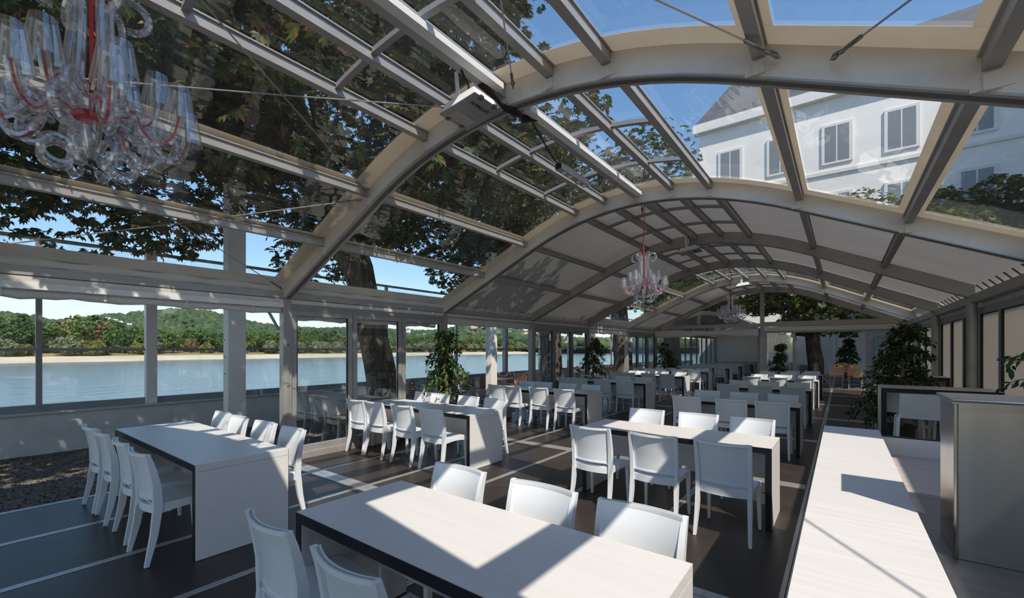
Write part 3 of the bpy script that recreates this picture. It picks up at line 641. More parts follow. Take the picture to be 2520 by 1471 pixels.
# ------------------------------------------------------------------ chandeliers, floodlights, light bar
def make_chandelier():
    r = empty('chandelier', (0, 0, 0))          # origin: ceiling hook, body hangs below
    L = 0.74; zt = -L                            # top of the glass body
    MB().tube([(0, 0, 0), (0.01, 0, -0.3), (-0.012, 0.004, -0.55), (0.004, 0, -0.85), (0.02, 0, -1.05), (0.0, 0, -1.22)], 0.007, 6).build('red_cord', 'red_cord', r)
    MB().tube([(-0.03, 0, 0), (-0.035, 0, -0.08), (-0.03, 0.01, -0.16), (-0.02, 0, -0.06)], 0.006, 6).build('black_hook', 'rubber', r)
    MB().lathe((0, 0, -1.42), [(0.012, 0), (0.03, 0.05), (0.034, 0.15), (0.026, 0.25)], 12).build('hub', 'crystal', r)
    MB().lathe((0, 0, -1.27), [(0.05, 0), (0.056, 0.012), (0.05, 0.024)], 14).build('red_hub', 'red_cord', r)
    # tall scrolls from hub to the crown
    for i in range(6):
        a = 2 * math.pi * i / 6 + 0.3; ca, sa = math.cos(a), math.sin(a)
        pts = []
        for t in range(7): q = t / 6; pts.append(((0.035 + 0.055 * (1 - q) ** 1.5 * 1.0 + 0.02 * q), -1.22 + 0.40 * q))
        for t in range(1, 13):
            an = math.pi - t / 12 * 1.55 * math.pi; pts.append((0.115 + 0.06 * math.cos(an), -0.82 + 0.06 * math.sin(an) + 0.01))
        MB().tube([(p * ca, p * sa, z) for p, z in pts], 0.014, 7).build('scroll', 'crystal', r)
    # arms with shades on two tiers
    k = 0
    for n, rad, zc, off in ((8, 0.315, -1.20, 0.0), (6, 0.20, -1.10, 0.26)):
        for i in range(n):
            a = 2 * math.pi * i / n + off; ca, sa = math.cos(a), math.sin(a)
            key = [(0.045, -0.06), (0.10, -0.015), (0.155, -0.03), (0.185, -0.10), (0.235, -0.145), (0.29, -0.115), (0.315, -0.03)]
            key = [(k0 * rad / 0.315, zc + k1) for k0, k1 in key]; ext = [key[0]] + key + [key[-1]]; pts = []
            for i_ in range(len(key) - 1):
                p0, p1, p2, p3 = [np.array(ext[i_ + w_]) for w_ in range(4)]
                for tq in (0, 0.25, 0.5, 0.75):
                    w_ = 0.5 * (2 * p1 + (p2 - p0) * tq + (2 * p0 - 5 * p1 + 4 * p2 - p3) * tq ** 2 + (3 * p1 - p0 - 3 * p2 + p3) * tq ** 3); pts.append((w_[0] * ca, w_[0] * sa, w_[1]))
            pts.append((key[-1][0] * ca, key[-1][0] * sa, key[-1][1]))
            arm = MB().tube(pts, 0.016, 7).build('arm', 'crystal', r)
            o = MB().tube(pts, 0.0042, 5).build('red_wire', 'red_cord', None); o.parent = arm
            ex, ey, ez = pts[-1]
            MB().lathe((ex, ey, ez - 0.02), [(0.056, 0.0), (0.050, 0.04), (0.036, 0.135)], 16, close=False).build('shade', 'crystal', r)
            MB().lathe((ex, ey, ez - 0.005), [(0.009, 0), (0.009, 0.05), (0.016, 0.06), (0.012, 0.085)], 8).build('bulb', 'wire_steel', r)
    # curls
    for n, rc, zc, rr, off in ((10, 0.20, -1.30, 0.062, 0.1), (8, 0.10, -1.42, 0.048, 0.3), (6, 0.12, -1.20, 0.055, 0.5)):
        for i in range(n):
            a = 2 * math.pi * i / n + off; ca, sa = math.cos(a), math.sin(a)
            pts = [((rc + rr * math.cos(t)) * ca, (rc + rr * math.cos(t)) * sa, zc + rr * math.sin(t)) for t in [-2.6 + 5.4 * q / 16 for q in range(17)]]
            MB().tube(pts, 0.0125, 7).build('curl', 'crystal', r)
    return r
ch = make_chandelier(); zr = prof(XC) + 0.02
CHX = -2.34
ch.location = (CHX, 6.34, zr); tag(ch, 'clear glass chandelier with red cord hanging before the grey fabric roof', 'chandelier', 'glass chandeliers')
for y, dz, lab in ((12.7, -0.0, 'clear glass chandelier hanging in front of the leafy gable window'), (0.36, 0.0, 'clear glass chandelier hanging beside the bar under the clear roof')):
    c = copy_tree(ch); c.location = (CHX, y, zr + dz); tag(c, lab, 'chandelier', 'glass chandeliers')

def text_mesh(name, txt, size, m, parent, loc, rot, ext=0.0008):
    cu = bpy.data.curves.new(name, 'FONT'); cu.body = txt; cu.size = size; cu.extrude = ext; cu.align_x = 'CENTER'; cu.align_y = 'CENTER'
    t = bpy.data.objects.new(name + '_tmp', cu); link(t)
    dg = bpy.context.evaluated_depsgraph_get(); me = bpy.data.meshes.new_from_object(t.evaluated_get(dg)); bpy.data.objects.remove(t)
    me.materials.clear(); me.materials.append(MATS[m]); o = bpy.data.objects.new(name, me); link(o); o.parent = parent; o.location = loc; o.rotation_euler = rot; return o
def make_flood():
    r = empty('floodlight', (0, 0, 0))          # origin at ridge above, housing hangs tilted
    def shell(u, v):
        a, bb = 2 * u - 1, v
        return (a * (0.185 - 0.035 * bb), 0, 0)
    mb = MB()
    w0, d0, w1, d1, h = 0.18, 0.15, 0.15, 0.12, 0.085
    z0 = -0.29
    mb.add([(-w0, -d0, z0), (w0, -d0, z0), (w0, d0, z0), (-w0, d0, z0), (-w1, -d1, z0 + h), (w1, -d1, z0 + h), (w1, d1, z0 + h), (-w1, d1, z0 + h)], [(3, 2, 6, 7), (0, 1, 5, 4), (1, 2, 6, 5), (0, 3, 7, 4), (4, 5, 6, 7)])
    hs = mb.build('housing', 'lamp_white', r)
    MB().box(-w0 - 0.012, w0 + 0.012, -d0 - 0.012, d0 + 0.012, z0 - 0.012, z0 - 0.002).build('glass_plate', 'steel_top', r)
    mb = MB()
    for i in range(9): mb.box(-0.15 + 0.011 * i, -0.145 + 0.011 * i, -0.11, 0.11, z0 - 0.0145, z0 - 0.012)
    for i in range(5): mb.box(-0.152, -0.055, -0.11 + 0.05 * i, -0.107 + 0.05 * i, z0 - 0.0148, z0 - 0.012)
    mb.build('lamp_grid', 'alu_cream', r)
    text_mesh('lettering', 'AMALLEC', 0.05, 'black', r, (0.10, 0.0, z0 - 0.0135), (math.pi, 0, math.pi / 2))
    for (x, y) in ((-w0, -0.08), (-w0, 0.08), (w0, -0.08), (w0, 0.08)):
        MB().box(x - 0.018, x + 0.018, y - 0.018, y + 0.018, z0 - 0.016, z0 + 0.008).build('clip', 'alu_dark', r)
    for y in (-0.105, 0.105):
        mb = MB(); mb.beam((-0.03, y, z0 + h - 0.01), (-0.03, y, 0.01), 0.035, 0.006); mb.build('bracket', 'lamp_white', r)
    MB().tube([(0.02, -0.10, 0), (0.05, -0.06, -0.12), (0.0, 0.0, -0.14), (-0.02, 0.05, -0.2)], 0.008, 6).build('cable', 'rubber', r)
    return r
flo = make_flood(); flo.location = (-2.42, 2.60, prof(XC) + 0.062); flo.rotation_euler = (0.0, R(-6), 0); tag(flo, 'white floodlight with lettering hung under the ridge of the clear roof', 'floodlight', 'ridge floodlights')
for y, lab in ((9.0, 'white floodlight hung under the grey fabric roof ridge'), (14.9, 'white floodlight under the far clear roof near the gable')):
    c = copy_tree(flo); c.location = (-2.42, y, prof(XC) + 0.062); tag(c, lab, 'floodlight', 'ridge floodlights')
lb = empty('light_bar', (-2.48, 4.45, 3.6), 'slim grey light bar hanging from the ridge by a black cable', 'light bar')
MB().box(-2.52, -2.44, 4.12, 4.78, 3.63, 3.70).build('housing', 'alu', lb)
MB().box(-2.515, -2.445, 4.115, 4.12, 3.635, 3.695).build('end_cap', 'rubber', lb)
for i in range(4):
    y = 4.24 + 0.14 * i + (0.0 if i < 2 else 0.06); MB().lathe((-2.48, y, 3.622), [(0.02, 0), (0.024, 0.008)], 12).build('lens', 'lamp_white', lb)
for y in (4.15, 4.7): MB().tube([(-2.48, y, 3.70), (-2.42, y, 3.86)], 0.003, 5).build('hanger', 'wire_steel', lb)
MB().tube([(-2.48, 4.13, 3.68), (-2.50, 4.02, 3.74), (-2.44, 3.8, 3.76), (-2.40, 3.5, 3.86)], 0.008, 6).build('cable', 'rubber', lb)
cb = empty('cable_bundle', (-2.38, Y0, 3.8), 'black cable bundle strapped round the arch at the ridge', 'cables')
for i in range(4):
    o = 0.02 * i
    MB().tube([(-2.42 + o, Y0 - 0.35, 3.86), (-2.40 + o, Y0 - 0.14, 3.83 - o), (-2.38 + o, Y0 - 0.05, 3.775), (-2.36 + o, Y0 + 0.08, 3.78), (-2.38, Y0 + 0.22, 3.84 - o), (-2.37 + o, Y0 + 0.5, 3.9)], 0.011, 6).build('cable', 'rubber', cb)

# ------------------------------------------------------------------ potted ficus trees
def rot_mats(n, rs, tilt=None):
    q = rs.normal(size=(n, 4)); q /= np.linalg.norm(q, axis=1)[:, None]; w, x, y, z = q.T
    return np.stack([np.stack([1 - 2 * (y * y + z * z), 2 * (x * y - z * w), 2 * (x * z + y * w)], -1), np.stack([2 * (x * y + z * w), 1 - 2 * (x * x + z * z), 2 * (y * z - x * w)], -1), np.stack([2 * (x * z - y * w), 2 * (y * z + x * w), 1 - 2 * (x * x + y * y)], -1)], 1)
def frame_mats(d, nrm):
    """rotation matrices whose x axis = d, z axis ~ nrm"""
    d = d / np.linalg.norm(d, axis=1)[:, None]; y = np.cross(nrm, d); y /= (np.linalg.norm(y, axis=1)[:, None] + 1e-9); z = np.cross(d, y)
    return np.stack([d, y, z], -1)
FL_V = np.array([(0, 0, 0), (0.3, 0.17, 0.03), (0.65, 0.16, 0.02), (1, 0, -0.06), (0.65, -0.16, 0.02), (0.3, -0.17, 0.03), (0.5, 0, -0.02)], float)
FL_F = np.array([(0, 6, 2, 1), (6, 3, 2, 2), (0, 5, 4, 6), (6, 4, 3, 3)])
FL_T = np.array([(0, 6, 1), (1, 6, 2), (6, 3, 2), (0, 5, 6), (5, 4, 6), (6, 4, 3)])
leaf_me = fast_mesh('leaf', FL_V * 0.085, FL_T, 'leaf_ficus')
def ficus(x, y, h, rad, label, nb=60, n_ind=180, seed=1, per=26, leaf=0.085, base=0.34, lean=0.0):
    rs = np.random.RandomState(seed)
    r = empty('potted_ficus', (x, y, 0.004), label, 'potted plant', 'potted ficus trees')
    MB().lathe((x, y, 0.004), [(0.15, 0), (0.17, 0.03), (0.205, 0.34), (0.215, 0.36), (0.19, 0.365), (0.185, 0.33)], 20).build('pot', 'pot', r)
    MB().lathe((x, y, 0.3), [(0.01, 0.035), (0.188, 0.03)], 16).build('soil', 'soil', r)
    for i in range(3):
        a = i * 2.1; p = [(x + 0.03 * math.cos(a + 5 * t) * (1 - t), y + 0.03 * math.sin(a + 5 * t) * (1 - t), 0.3 + (h * 0.94 - 0.3) * t) for t in [q / 9 for q in range(10)]]
        MB().tube([(px + lean * (pz / h) ** 2, py, pz) for px, py, pz in p], [0.018 * (1 - 0.75 * q / 9) for q in range(10)], 7).build('stem', 'ficus_bark', r)
    P = []; D = []; br = MB()
    for i in range(nb):
        t = rs.uniform(0.0, 1.0) ** 0.85; z = h * (base + (0.96 - base) * t)
        L = rad * (1.05 - 0.85 * t) * rs.uniform(0.55, 1.05) + 0.08; a = rs.uniform(0, 2 * math.pi)
        pts = []
        for q in np.linspace(0, 1, 7):
            rr = L * q; pts.append(np.array([x + lean * (z / h) ** 2 + rr * math.cos(a), y + rr * math.sin(a), z + 0.28 * L * q - 0.75 * L * q * q]))
        if pts[-1][2] < 0.25: continue
        br.tube(pts, [0.006, 0.005, 0.0045, 0.004, 0.003, 0.002, 0.0015], 4)
        m_ = max(8, int(per * (0.5 + L / rad)))
        for _ in range(m_):
            q = rs.uniform(0.12, 1.0); k = min(5, int(q * 6)); f_ = q * 6 - k
            c = pts[k] * (1 - f_) + pts[k + 1] * f_ + rs.normal(size=3) * 0.022
            dr = np.array([math.cos(a), math.sin(a), 0]) * 0.5 + rs.normal(size=3) * 0.55 + np.array([0, 0, -0.75])
            P.append(c); D.append(dr)
    br.build('twigs', 'ficus_bark', r, kind='stuff')
    P = np.array(P); D = np.array(D); nrm = rs.normal(size=D.shape) * 0.6 + np.array([0, 0, 1.0])
    M = frame_mats(D, nrm); sc = rs.uniform(0.75, 1.25, len(P)) * leaf
    order = np.argsort(P[:, 0] * 0.6 - 0 + P[:, 1])      # leaves on the bar side first
    ind, rest = order[:n_ind], order[n_ind:]
    for i in ind:
        o = bpy.data.objects.new('leaf', leaf_me); link(o); o.parent = r
        m4 = Matrix([list(M[i][q] * sc[i] / 0.085) + [P[i][q] - BASE[r][q]] for q in range(3)] + [[0, 0, 0, 1]]); o.matrix_local = m4
    V = (np.einsum('nij,kj->nki', M[rest], FL_V) * sc[rest][:, None, None] + P[rest][:, None, :]).reshape(-1, 3) - np.array(BASE[r])
    T = (FL_T[None] + (np.arange(len(rest)) * 7)[:, None, None]).reshape(-1, 3)
    o = bpy.data.objects.new('foliage', fast_mesh('foliage', V, T, 'leaf_ficus')); link(o); o.parent = r; o['kind'] = 'stuff'
    return r
ficus(-5.98, 5.84, 2.10, 0.74, 'potted ficus with pale stem beside the first glass doors', 84, 220, 3, per=24, base=0.3)
ficus(-5.98, 11.98, 2.08, 0.62, 'dark potted ficus by the second run of glass doors', 60, 150, 4)
ficus(-5.95, 18.66, 2.0, 0.62, 'potted ficus in the gable corner on the river side', 60, 100, 5)
ficus(-1.80, 18.62, 1.9, 0.33, 'potted ficus standing at the gable post beside the courtyard door', 60, 100, 6)
ficus(0.80, 9.9, 2.15, 0.80, 'big dark potted ficus between the tall bar tables', 120, 280, 8, per=30, base=0.2, lean=0.1)
ficus(1.22, 5.35, 1.70, 0.34, 'potted ficus by the panel wall reaching towards the bar table', 26, 120, 9, per=9)

# ------------------------------------------------------------------ terrace outside, river wall and windscreen
tg = MB().box(-11.0, 30.0, -25.0, 60.0, -0.6, -0.15).build('gravel_ground', 'gravel', None, 0, kind='structure', label='brown gravel terrace around the tent', cat='ground')
rs = np.random.RandomState(5)
npb = 9000
pc = np.stack([rs.uniform(-10.85, -6.78, npb), rs.uniform(-0.5, 7.0, npb), np.full(npb, -0.146)], 1)
oct_v = np.array([(1, 0, 0), (0, 1, 0), (-1, 0, 0), (0, -1, 0), (0, 0, 0.7), (0, 0, -0.5)], float); oct_f = np.array([(0, 1, 4), (1, 2, 4), (2, 3, 4), (3, 0, 4)])
PM = rot_mats(npb, rs); psz = rs.uniform(0.008, 0.022, npb)
V = (np.einsum('nij,kj->nki', PM, oct_v) * psz[:, None, None] + pc[:, None]).reshape(-1, 3); T = (oct_f[None] + (np.arange(npb) * 6)[:, None, None]).reshape(-1, 3)
o = bpy.data.objects.new('gravel_stones', fast_mesh('gravel_stones', V, T, 'gravel')); link(o); tag(o, 'loose brown gravel stones in front of the river wall', 'gravel', kind='stuff')

XW = -10.9
rw = empty('river_wall', (XW, 12, -0.15), 'low rough-plastered terrace wall along the river with metal coping', 'wall', kind='structure')
mb = MB(); mb.grid(lambda u, v: (XW + 0.012 * math.sin(u * 180 + v * 9) + 0.008 * math.sin(u * 77), -8 + 50 * u, -0.15 + 0.70 * v), 160, 6, (-0.25, 0, 0)); mb.build('plaster_body', 'plaster', rw, smooth=60)
for i in range(12):
    y = -8 + i * 4.17
    MB().box(XW - 0.29, XW + 0.10, y + 0.01, y + 4.15, 0.545, 0.575).build('coping', 'coping', rw)
# windscreen frames standing on the wall
ys = [1.04 - 5.6, 1.04 - 3.4, 1.04, 2.55, 4.0, 5.45, 8.2, 11.2, 14.0, 16.6, 19.2, 21.8, 24.4, 27.0, 29.6, 32.2]
ws = empty('windscreen', (XW - 0.1, 12, 0.575), 'tall grey-framed glass windscreen standing on the river wall', 'windscreen', kind='structure')
for i, y in enumerate(ys):
    wide = 0.17 if y in (2.55, 14.0, 21.8) else 0.075
    MB().box(XW - 0.14, XW - 0.06 + (0.08 if wide > 0.1 else 0), y - wide / 2, y + wide / 2, 0.575, 3.58).build('upright', 'column_white' if y == 2.55 else 'frame_grey', ws)
for a, b_ in zip(ys[:-1], ys[1:]):
    for z, h in ((0.575, 0.12), (1.615, 0.05), (3.52, 0.06)):
        MB().box(XW - 0.13, XW - 0.07, a + 0.03, b_ - 0.03, z, z + h).build('rail', 'frame_grey', ws)
    MB().box(XW - 0.103, XW - 0.097, a + 0.03, b_ - 0.03, 0.69, 1.62).build('pane', 'glass', ws)
    MB().box(XW - 0.103, XW - 0.097, a + 0.03, b_ - 0.03, 1.66, 3.53).build('pane', 'glass', ws)
# white columns between tent and wall
for (x, y, hgt, lab) in ((-8.6, 3.18, 4.6, 'white square column beside the gravel opening'), (-8.6, 10.3, 4.6, 'white square column outside past the first ficus'), (-8.6, 17.05, 4.6, 'white square column outside past the second ficus')):
    r = empty('column', (x, y, -0.15), lab, 'column', 'white terrace columns')
    MB().box(x - 0.11, x + 0.11, y - 0.14, y + 0.14, -0.15, hgt).build('shaft', 'column_white', r)
    MB().box(x - 0.16, x + 0.16, y - 0.19, y + 0.19, -0.149, -0.12).build('foot_plate', 'alu', r)
    for zb in (1.2, 1.5, 1.8): MB().box(x - 0.06, x - 0.03, y - 0.147, y - 0.14, zb, zb + 0.02).build('bolt', 'alu_dark', r)

# ------------------------------------------------------------------ big trees over the roof
def leaflet_base():
    V = []; Fs = []
    for k in range(7):
        a = (k - 3) * 0.50; L = 1.0 - 0.11 * abs(k - 3); ca, sa = math.cos(a), math.sin(a)
        for (u, w, z) in ((0.06, 0, 0), (0.62, 0.165, 0.03), (1.0, 0, -0.13), (0.62, -0.165, 0.03)):
            x, y = u * L, w * L; V.append((x * ca - y * sa, x * sa + y * ca, z))
        Fs.append(tuple(range(k * 4, k * 4 + 4)))
    return np.array(V), np.array(Fs)
PV, PF = leaflet_base()
def inside_tent(P):
    x = P[:, 0]; a = np.abs(x - XC); z = np.where(a < 1.9, 3.80 - 0.12 * a * a, 3.80 - 0.4332 - 0.456 * (a - 1.9)) + 0.21
    z2 = np.maximum(z, 2.5)
    main = (x > XL - 0.35) & (x < XR + 0.4) & (P[:, 1] < GY + 0.4) & (P[:, 2] < z2 + 0.22)
    small = (x > -7.2) & (x < -2.2) & (P[:, 1] >= GY) & (P[:, 1] < 35) & (P[:, 2] < 3.5)
    return main | small
def crown_points(c, rad, n, rs, lumps=26, zmin=2.9):
    """leaf positions on lumpy branch clusters spread through an ellipsoid"""
    c = np.array(c); out = []
    L = rs.normal(size=(lumps, 3)); L /= np.linalg.norm(L, axis=1)[:, None]; L *= rs.uniform(0.25, 0.95, lumps)[:, None] ** 0.6
    L = L * np.array(rad) + c; lr = rs.uniform(0.24, 0.42, lumps) * min(rad)
    k = rs.randint(0, lumps, n); d = rs.normal(size=(n, 3)); d /= np.linalg.norm(d, axis=1)[:, None]
    d[:, 2] *= 0.75
    P = L[k] + d * (lr[k] * rs.uniform(0.5, 1.0, n) ** 0.5)[:, None]
    keep = (P[:, 2] > zmin + 0.25 * np.sin(P[:, 1] * 2.1 + P[:, 0])) & ~inside_tent(P)
    return P[keep], d[keep], L
def tree(name, base, top, r0, c, rad, n, label, seed, lm='leaf_tree', leaf=0.135, n_ind=0, zmin=2.9, lumps=26, lamps=()):
    rs = np.random.RandomState(seed)
    r = empty(name, base, label, 'tree', 'large trees beside the tent')
    b_, t_ = Vector(base), Vector(top)
    mb = MB(); npt = 14; nn = 18; V = []; Fq = []
    for i in range(npt):
        q = i / (npt - 1); p = b_.lerp(t_, q) + Vector((0.05 * math.sin(q * 5 + seed), 0.05 * math.cos(q * 4 + seed), 0))
        rr = r0 * (1.28 - 0.25 * q if q > 0.12 else 1.65 - 3 * q) * (1 if q < 0.8 else 1.06)
        for j in range(nn):
            a = 2 * math.pi * j / nn; rj = rr * (1 + 0.07 * math.sin(5 * a + q * 6) + 0.04 * math.sin(11 * a - q * 15) + rs.uniform(-0.025, 0.025)); V.append((p.x + rj * math.cos(a), p.y + rj * math.sin(a), p.z))
    Fq = [(i * nn + j, i * nn + (j + 1) % nn, (i + 1) * nn + (j + 1) % nn, (i + 1) * nn + j) for i in range(npt - 1) for j in range(nn)]
    mb.add(V, Fq); mb.build('trunk', 'bark', r, smooth=70)
    P, d, L = crown_points(c, rad, n, rs, lumps, zmin)
    for i in range(min(14, len(L))):
        e = Vector(L[i]);
        if e.z < t_.z + 0.2 and -7 < e.x < 2: continue
        m1 = t_.lerp(e, 0.5) + Vector((0, 0, 0.35))
        if inside_tent(np.array([list(m1), list(e)])).any(): continue
        MB().tube([t_ - Vector((0, 0, 0.3)), t_.lerp(m1, 0.5), m1, e], [r0 * 0.45, r0 * 0.32, r0 * 0.2, r0 * 0.07], 8).build('limb', 'bark', r, smooth=70)
    nrm = np.array([0, 0, 1.0]) * 0.9 + d * 0.35 + rs.normal(size=P.shape) * 0.35
    hd = rs.normal(size=P.shape); hd[:, 2] = -0.35 + 0.25 * hd[:, 2]; hd += d * 0.5
    M = frame_mats(hd, nrm); sc = rs.uniform(0.7, 1.3, len(P)) * leaf
    if n_ind:
        lowest = np.argsort(P[:, 2] + 0.3 * np.abs(P[:, 0] + 7))
        ind = lowest[:n_ind]; rest = lowest[n_ind:]
        lme = fast_mesh('leaf', PV * leaf, PF, lm)
        for i in ind:
            o = bpy.data.objects.new('leaf', lme); link(o); o.parent = r
            o.matrix_local = Matrix([list(M[i][q] * sc[i] / leaf) + [P[i][q] - base[q]] for q in range(3)] + [[0, 0, 0, 1]])
    else: rest = np.arange(len(P))
    V = (np.einsum('nij,kj->nki', M[rest], PV) * sc[rest][:, None, None] + P[rest][:, None, :]).reshape(-1, 3) - np.array(base)
    T = (PF[None] + (np.arange(len(rest)) * len(PV))[:, None, None]).reshape(-1, 4)
    o = bpy.data.objects.new('crown_leaves', fast_mesh('crown_leaves', V, T, lm)); link(o); o.parent = r; o['kind'] = 'stuff'
    for (lx, ly, lz) in lamps:
        lo = MB(); lo.box(lx - 0.07, lx + 0.07, ly - 0.09, ly + 0.09, lz - 0.12, lz + 0.12); lo.build('lamp_box', 'lamp_white', r)
    return r
GZ = -0.15
tree('shade_tree', (-8.7, -1.6, GZ), (-8.9, -1.9, 4.0), 0.33, (-8.4, -0.6, 6.6), (5.2, 5.2, 3.8), 21000, 'large leafy tree whose branches hang over the gravel opening', 21, leaf=0.155, n_ind=260, lumps=75, zmin=2.75)
tree('shade_tree', (-8.30, 6.50, GZ), (-8.85, 5.50, 4.2), 0.285, (-8.0, 5.0, 6.4), (5.4, 4.4, 3.5), 21000, 'large tree with dark trunk leaning beside the first glass doors', 22, leaf=0.155, n_ind=120, lumps=75, zmin=2.8)
tree('shade_tree', (-8.5, 13.9, GZ), (-8.7, 13.4, 4.4), 0.33, (-8.6, 13.2, 6.4), (5.0, 4.8, 3.4), 14000, 'tree with sunlit bark and lamp boxes outside the second glass doors', 23, leaf=0.155, lumps=60, zmin=2.8, lamps=((-8.2, 13.2, 2.05), (-8.12, 14.05, 1.98)))
tree('shade_tree', (-8.6, 20.6, GZ), (-8.8, 20.2, 4.4), 0.36, (-8.6, 20.4, 6.6), (4.6, 4.6, 3.2), 8000, 'dark-trunked tree outside the last glass doors before the gable', 24, leaf=0.18, lumps=40, lamps=((-8.22, 20.5, 2.1),))
tree('shade_tree', (-8.2, 27.4, GZ), (-8.4, 27.0, 4.4), 0.33, (-8.4, 27.5, 6.8), (4.4, 4.6, 3.4), 4000, 'tree standing beside the small tent past the gable corner', 25, leaf=0.2)
tree('courtyard_tree', (-1.05, 26.6, GZ), (-1.15, 26.4, 3.9), 0.265, (-1.8, 24.4, 4.9), (6.8, 4.8, 3.2), 24000, 'courtyard tree with half-lit trunk seen through the gable door', 26, lm='leaf_court', leaf=0.18, lumps=120, zmin=2.5, lamps=((-1.85, 26.35, 2.1),))
tree('courtyard_tree', (4.4, 28.2, GZ), (4.4, 28.0, 4.4), 0.30, (3.9, 27.4, 6.0), (3.7, 4.0, 2.9), 12000, 'courtyard tree beyond the panel wall corner', 27, lm='leaf_court', leaf=0.2, lumps=60, zmin=2.7)

# ------------------------------------------------------------------ small tent beyond the gable
stent = empty('small_tent', (-4.6, 27, 0), 'smaller white tent joined to the open half of the gable', 'tent', kind='structure')
SXL, SXR, SY0, SY1 = -6.95, -2.55, GY + 0.25, 33.6
def sp(x): a = (x + 4.75) / 2.2; return 2.42 + 0.78 * (1 - a * a)
xs2 = [SXL + (SXR - SXL) * i / 20 for i in range(21)]
for i, (a, b_) in enumerate(((SY0, 22.8), (22.8, 26.4), (26.4, 30.0), (30.0, SY1))):
    MB().grid(lambda u, v: (xs2[round(u * 20)], a + (b_ - a) * v, sp(xs2[round(u * 20)]) + 0.02), 20, 2).build('roof_sheet', 'roof_fabric', stent, smooth=60)
for y in (SY0, 22.8, 26.4, 30.0, SY1):
    mb = MB()
    for a, b_ in zip(xs2[:-1], xs2[1:]): mb.beam((a, y, sp(a) - 0.07), (b_, y, sp(b_) - 0.07), 0.1, 0.14)
    mb.build('arch', 'column_white', stent)
    for x in (SXL, SXR): MB().box(x - 0.05, x + 0.05, y - 0.05, y + 0.05, 0, 2.42).build('post', 'frame_grey', stent)
MB().box(-4.81, -4.69, SY0 - 0.04, SY0 + 0.04, 2.62, sp(-4.75) - 0.1).build('gable_post', 'column_white', stent)
for X in (SXL, SXR):
    y = SY0; j = 0
    while y < SY1 - 0.3:
        MB().box(X - 0.03, X + 0.03, y - 0.04, y + 0.04, 0, 2.3).build('mullion', 'frame_grey', stent)
        MB().box(X - 0.004, X + 0.004, y + 0.04, min(y + 1.16, SY1), 0.1, 2.25).build('pane', 'glass_far', stent); y += 1.2
    MB().box(X - 0.05, X + 0.05, SY0, SY1, 2.28, 2.44).build('eave_beam', 'alu', stent)
MB().box(SXL, SXR, SY1 + 0.02, SY1 + 0.05, 0, 1.75).build('end_wall', 'panel_white', stent)
MB().box(SXL, SXR, SY1 - 0.02, SY1 + 0.05, 2.2, 2.5).build('end_beam', 'frame_grey', stent)
for i in range(8):
    x = SXL + (SXR - SXL) * i / 7; MB().box(x - 0.04, x + 0.04, SY1 - 0.04, SY1 + 0.02, 0, 2.3).build('mullion', 'frame_grey', stent)
dr = empty('door_1', (-3.3, SY1 - 0.05, 0), 'white door with a grid of glass panes at the end of the small tent', 'door', kind='structure')
MB().box(-3.85, -2.85, SY1 - 0.06, SY1 - 0.02, 0, 2.15).build('door_leaf', 'white_paint', dr)
for i in range(3):
    for j in range(4): MB().box(-3.78 + 0.30 * i, -3.53 + 0.30 * i, SY1 - 0.07, SY1 - 0.06, 0.5 + 0.4 * j, 0.85 + 0.4 * j).build('pane', 'window_dark', dr)

# ------------------------------------------------------------------ hotel across the courtyard
HY = 32.5
ht = empty('hotel_building', (3, HY, GZ), 'tall white hotel building with dark slate roof across the courtyard', 'building')
MB().box(-8.0, 20, HY, HY + 12, GZ, 16.7).build('wall', 'hotel_wall', ht)
MB().box(-8.3, 20.3, HY - 0.45, HY + 0.2, 16.7, 17.3).build('cornice', 'hotel_trim', ht)
mb = MB(); mb.add([(-8.3, HY - 0.3, 17.3), (20.3, HY - 0.3, 17.3), (20.3, HY + 12, 17.3), (-8.3, HY + 12, 17.3), (-6.5, HY + 2.4, 20.8), (18.5, HY + 2.4, 20.8), (18.5, HY + 10, 20.8), (-6.5, HY + 10, 20.8)], [(0, 1, 5, 4), (1, 2, 6, 5), (2, 3, 7, 6), (3, 0, 4, 7), (4, 5, 6, 7)])
mb.build('roof', 'slate', ht, smooth=0)
for lv, z in enumerate((5.0, 8.8, 12.9)):
    MB().box(-8.05, 20.05, HY - 0.12, HY, z - 0.75, z - 0.55).build('string_course', 'hotel_trim', ht)
    for i in range(9):
        x = -6.0 + 2.9 * i
        w = MB().box(x - 0.75, x + 0.75, HY - 0.10, HY - 0.0, z - 0.15, z + 2.25).build('window', 'hotel_trim', ht)
        for s in (-1, 1): sub(MB().box(x + s * 0.31 - 0.27, x + s * 0.31 + 0.27, HY - 0.115, HY - 0.10, z, z + 2.1), 'pane', 'window_pale', w, ht)
for i in range(3):
    x = 1.2 + 5.8 * i
    bl = MB().box(x - 1.6, x + 1.6, HY - 1.1, HY, 8.35, 8.52).build('balcony', 'hotel_trim', ht)
    mb = MB()
    for q in range(17): mb.box(x - 1.55 + 0.19 * q, x - 1.52 + 0.19 * q, HY - 1.08, HY - 1.05, 8.52, 9.4)
    mb.box(x - 1.6, x + 1.6, HY - 1.1, HY - 1.04, 9.4, 9.46); sub(mb, 'railing', 'alu_dark', bl, ht)
for x in (-2.9, -0.85, 1.75, 4.0, 6.5): MB().box(x - 0.22, x + 0.22, HY - 0.25, HY, GZ, 3.7).build('pilaster', 'white_paint', ht)
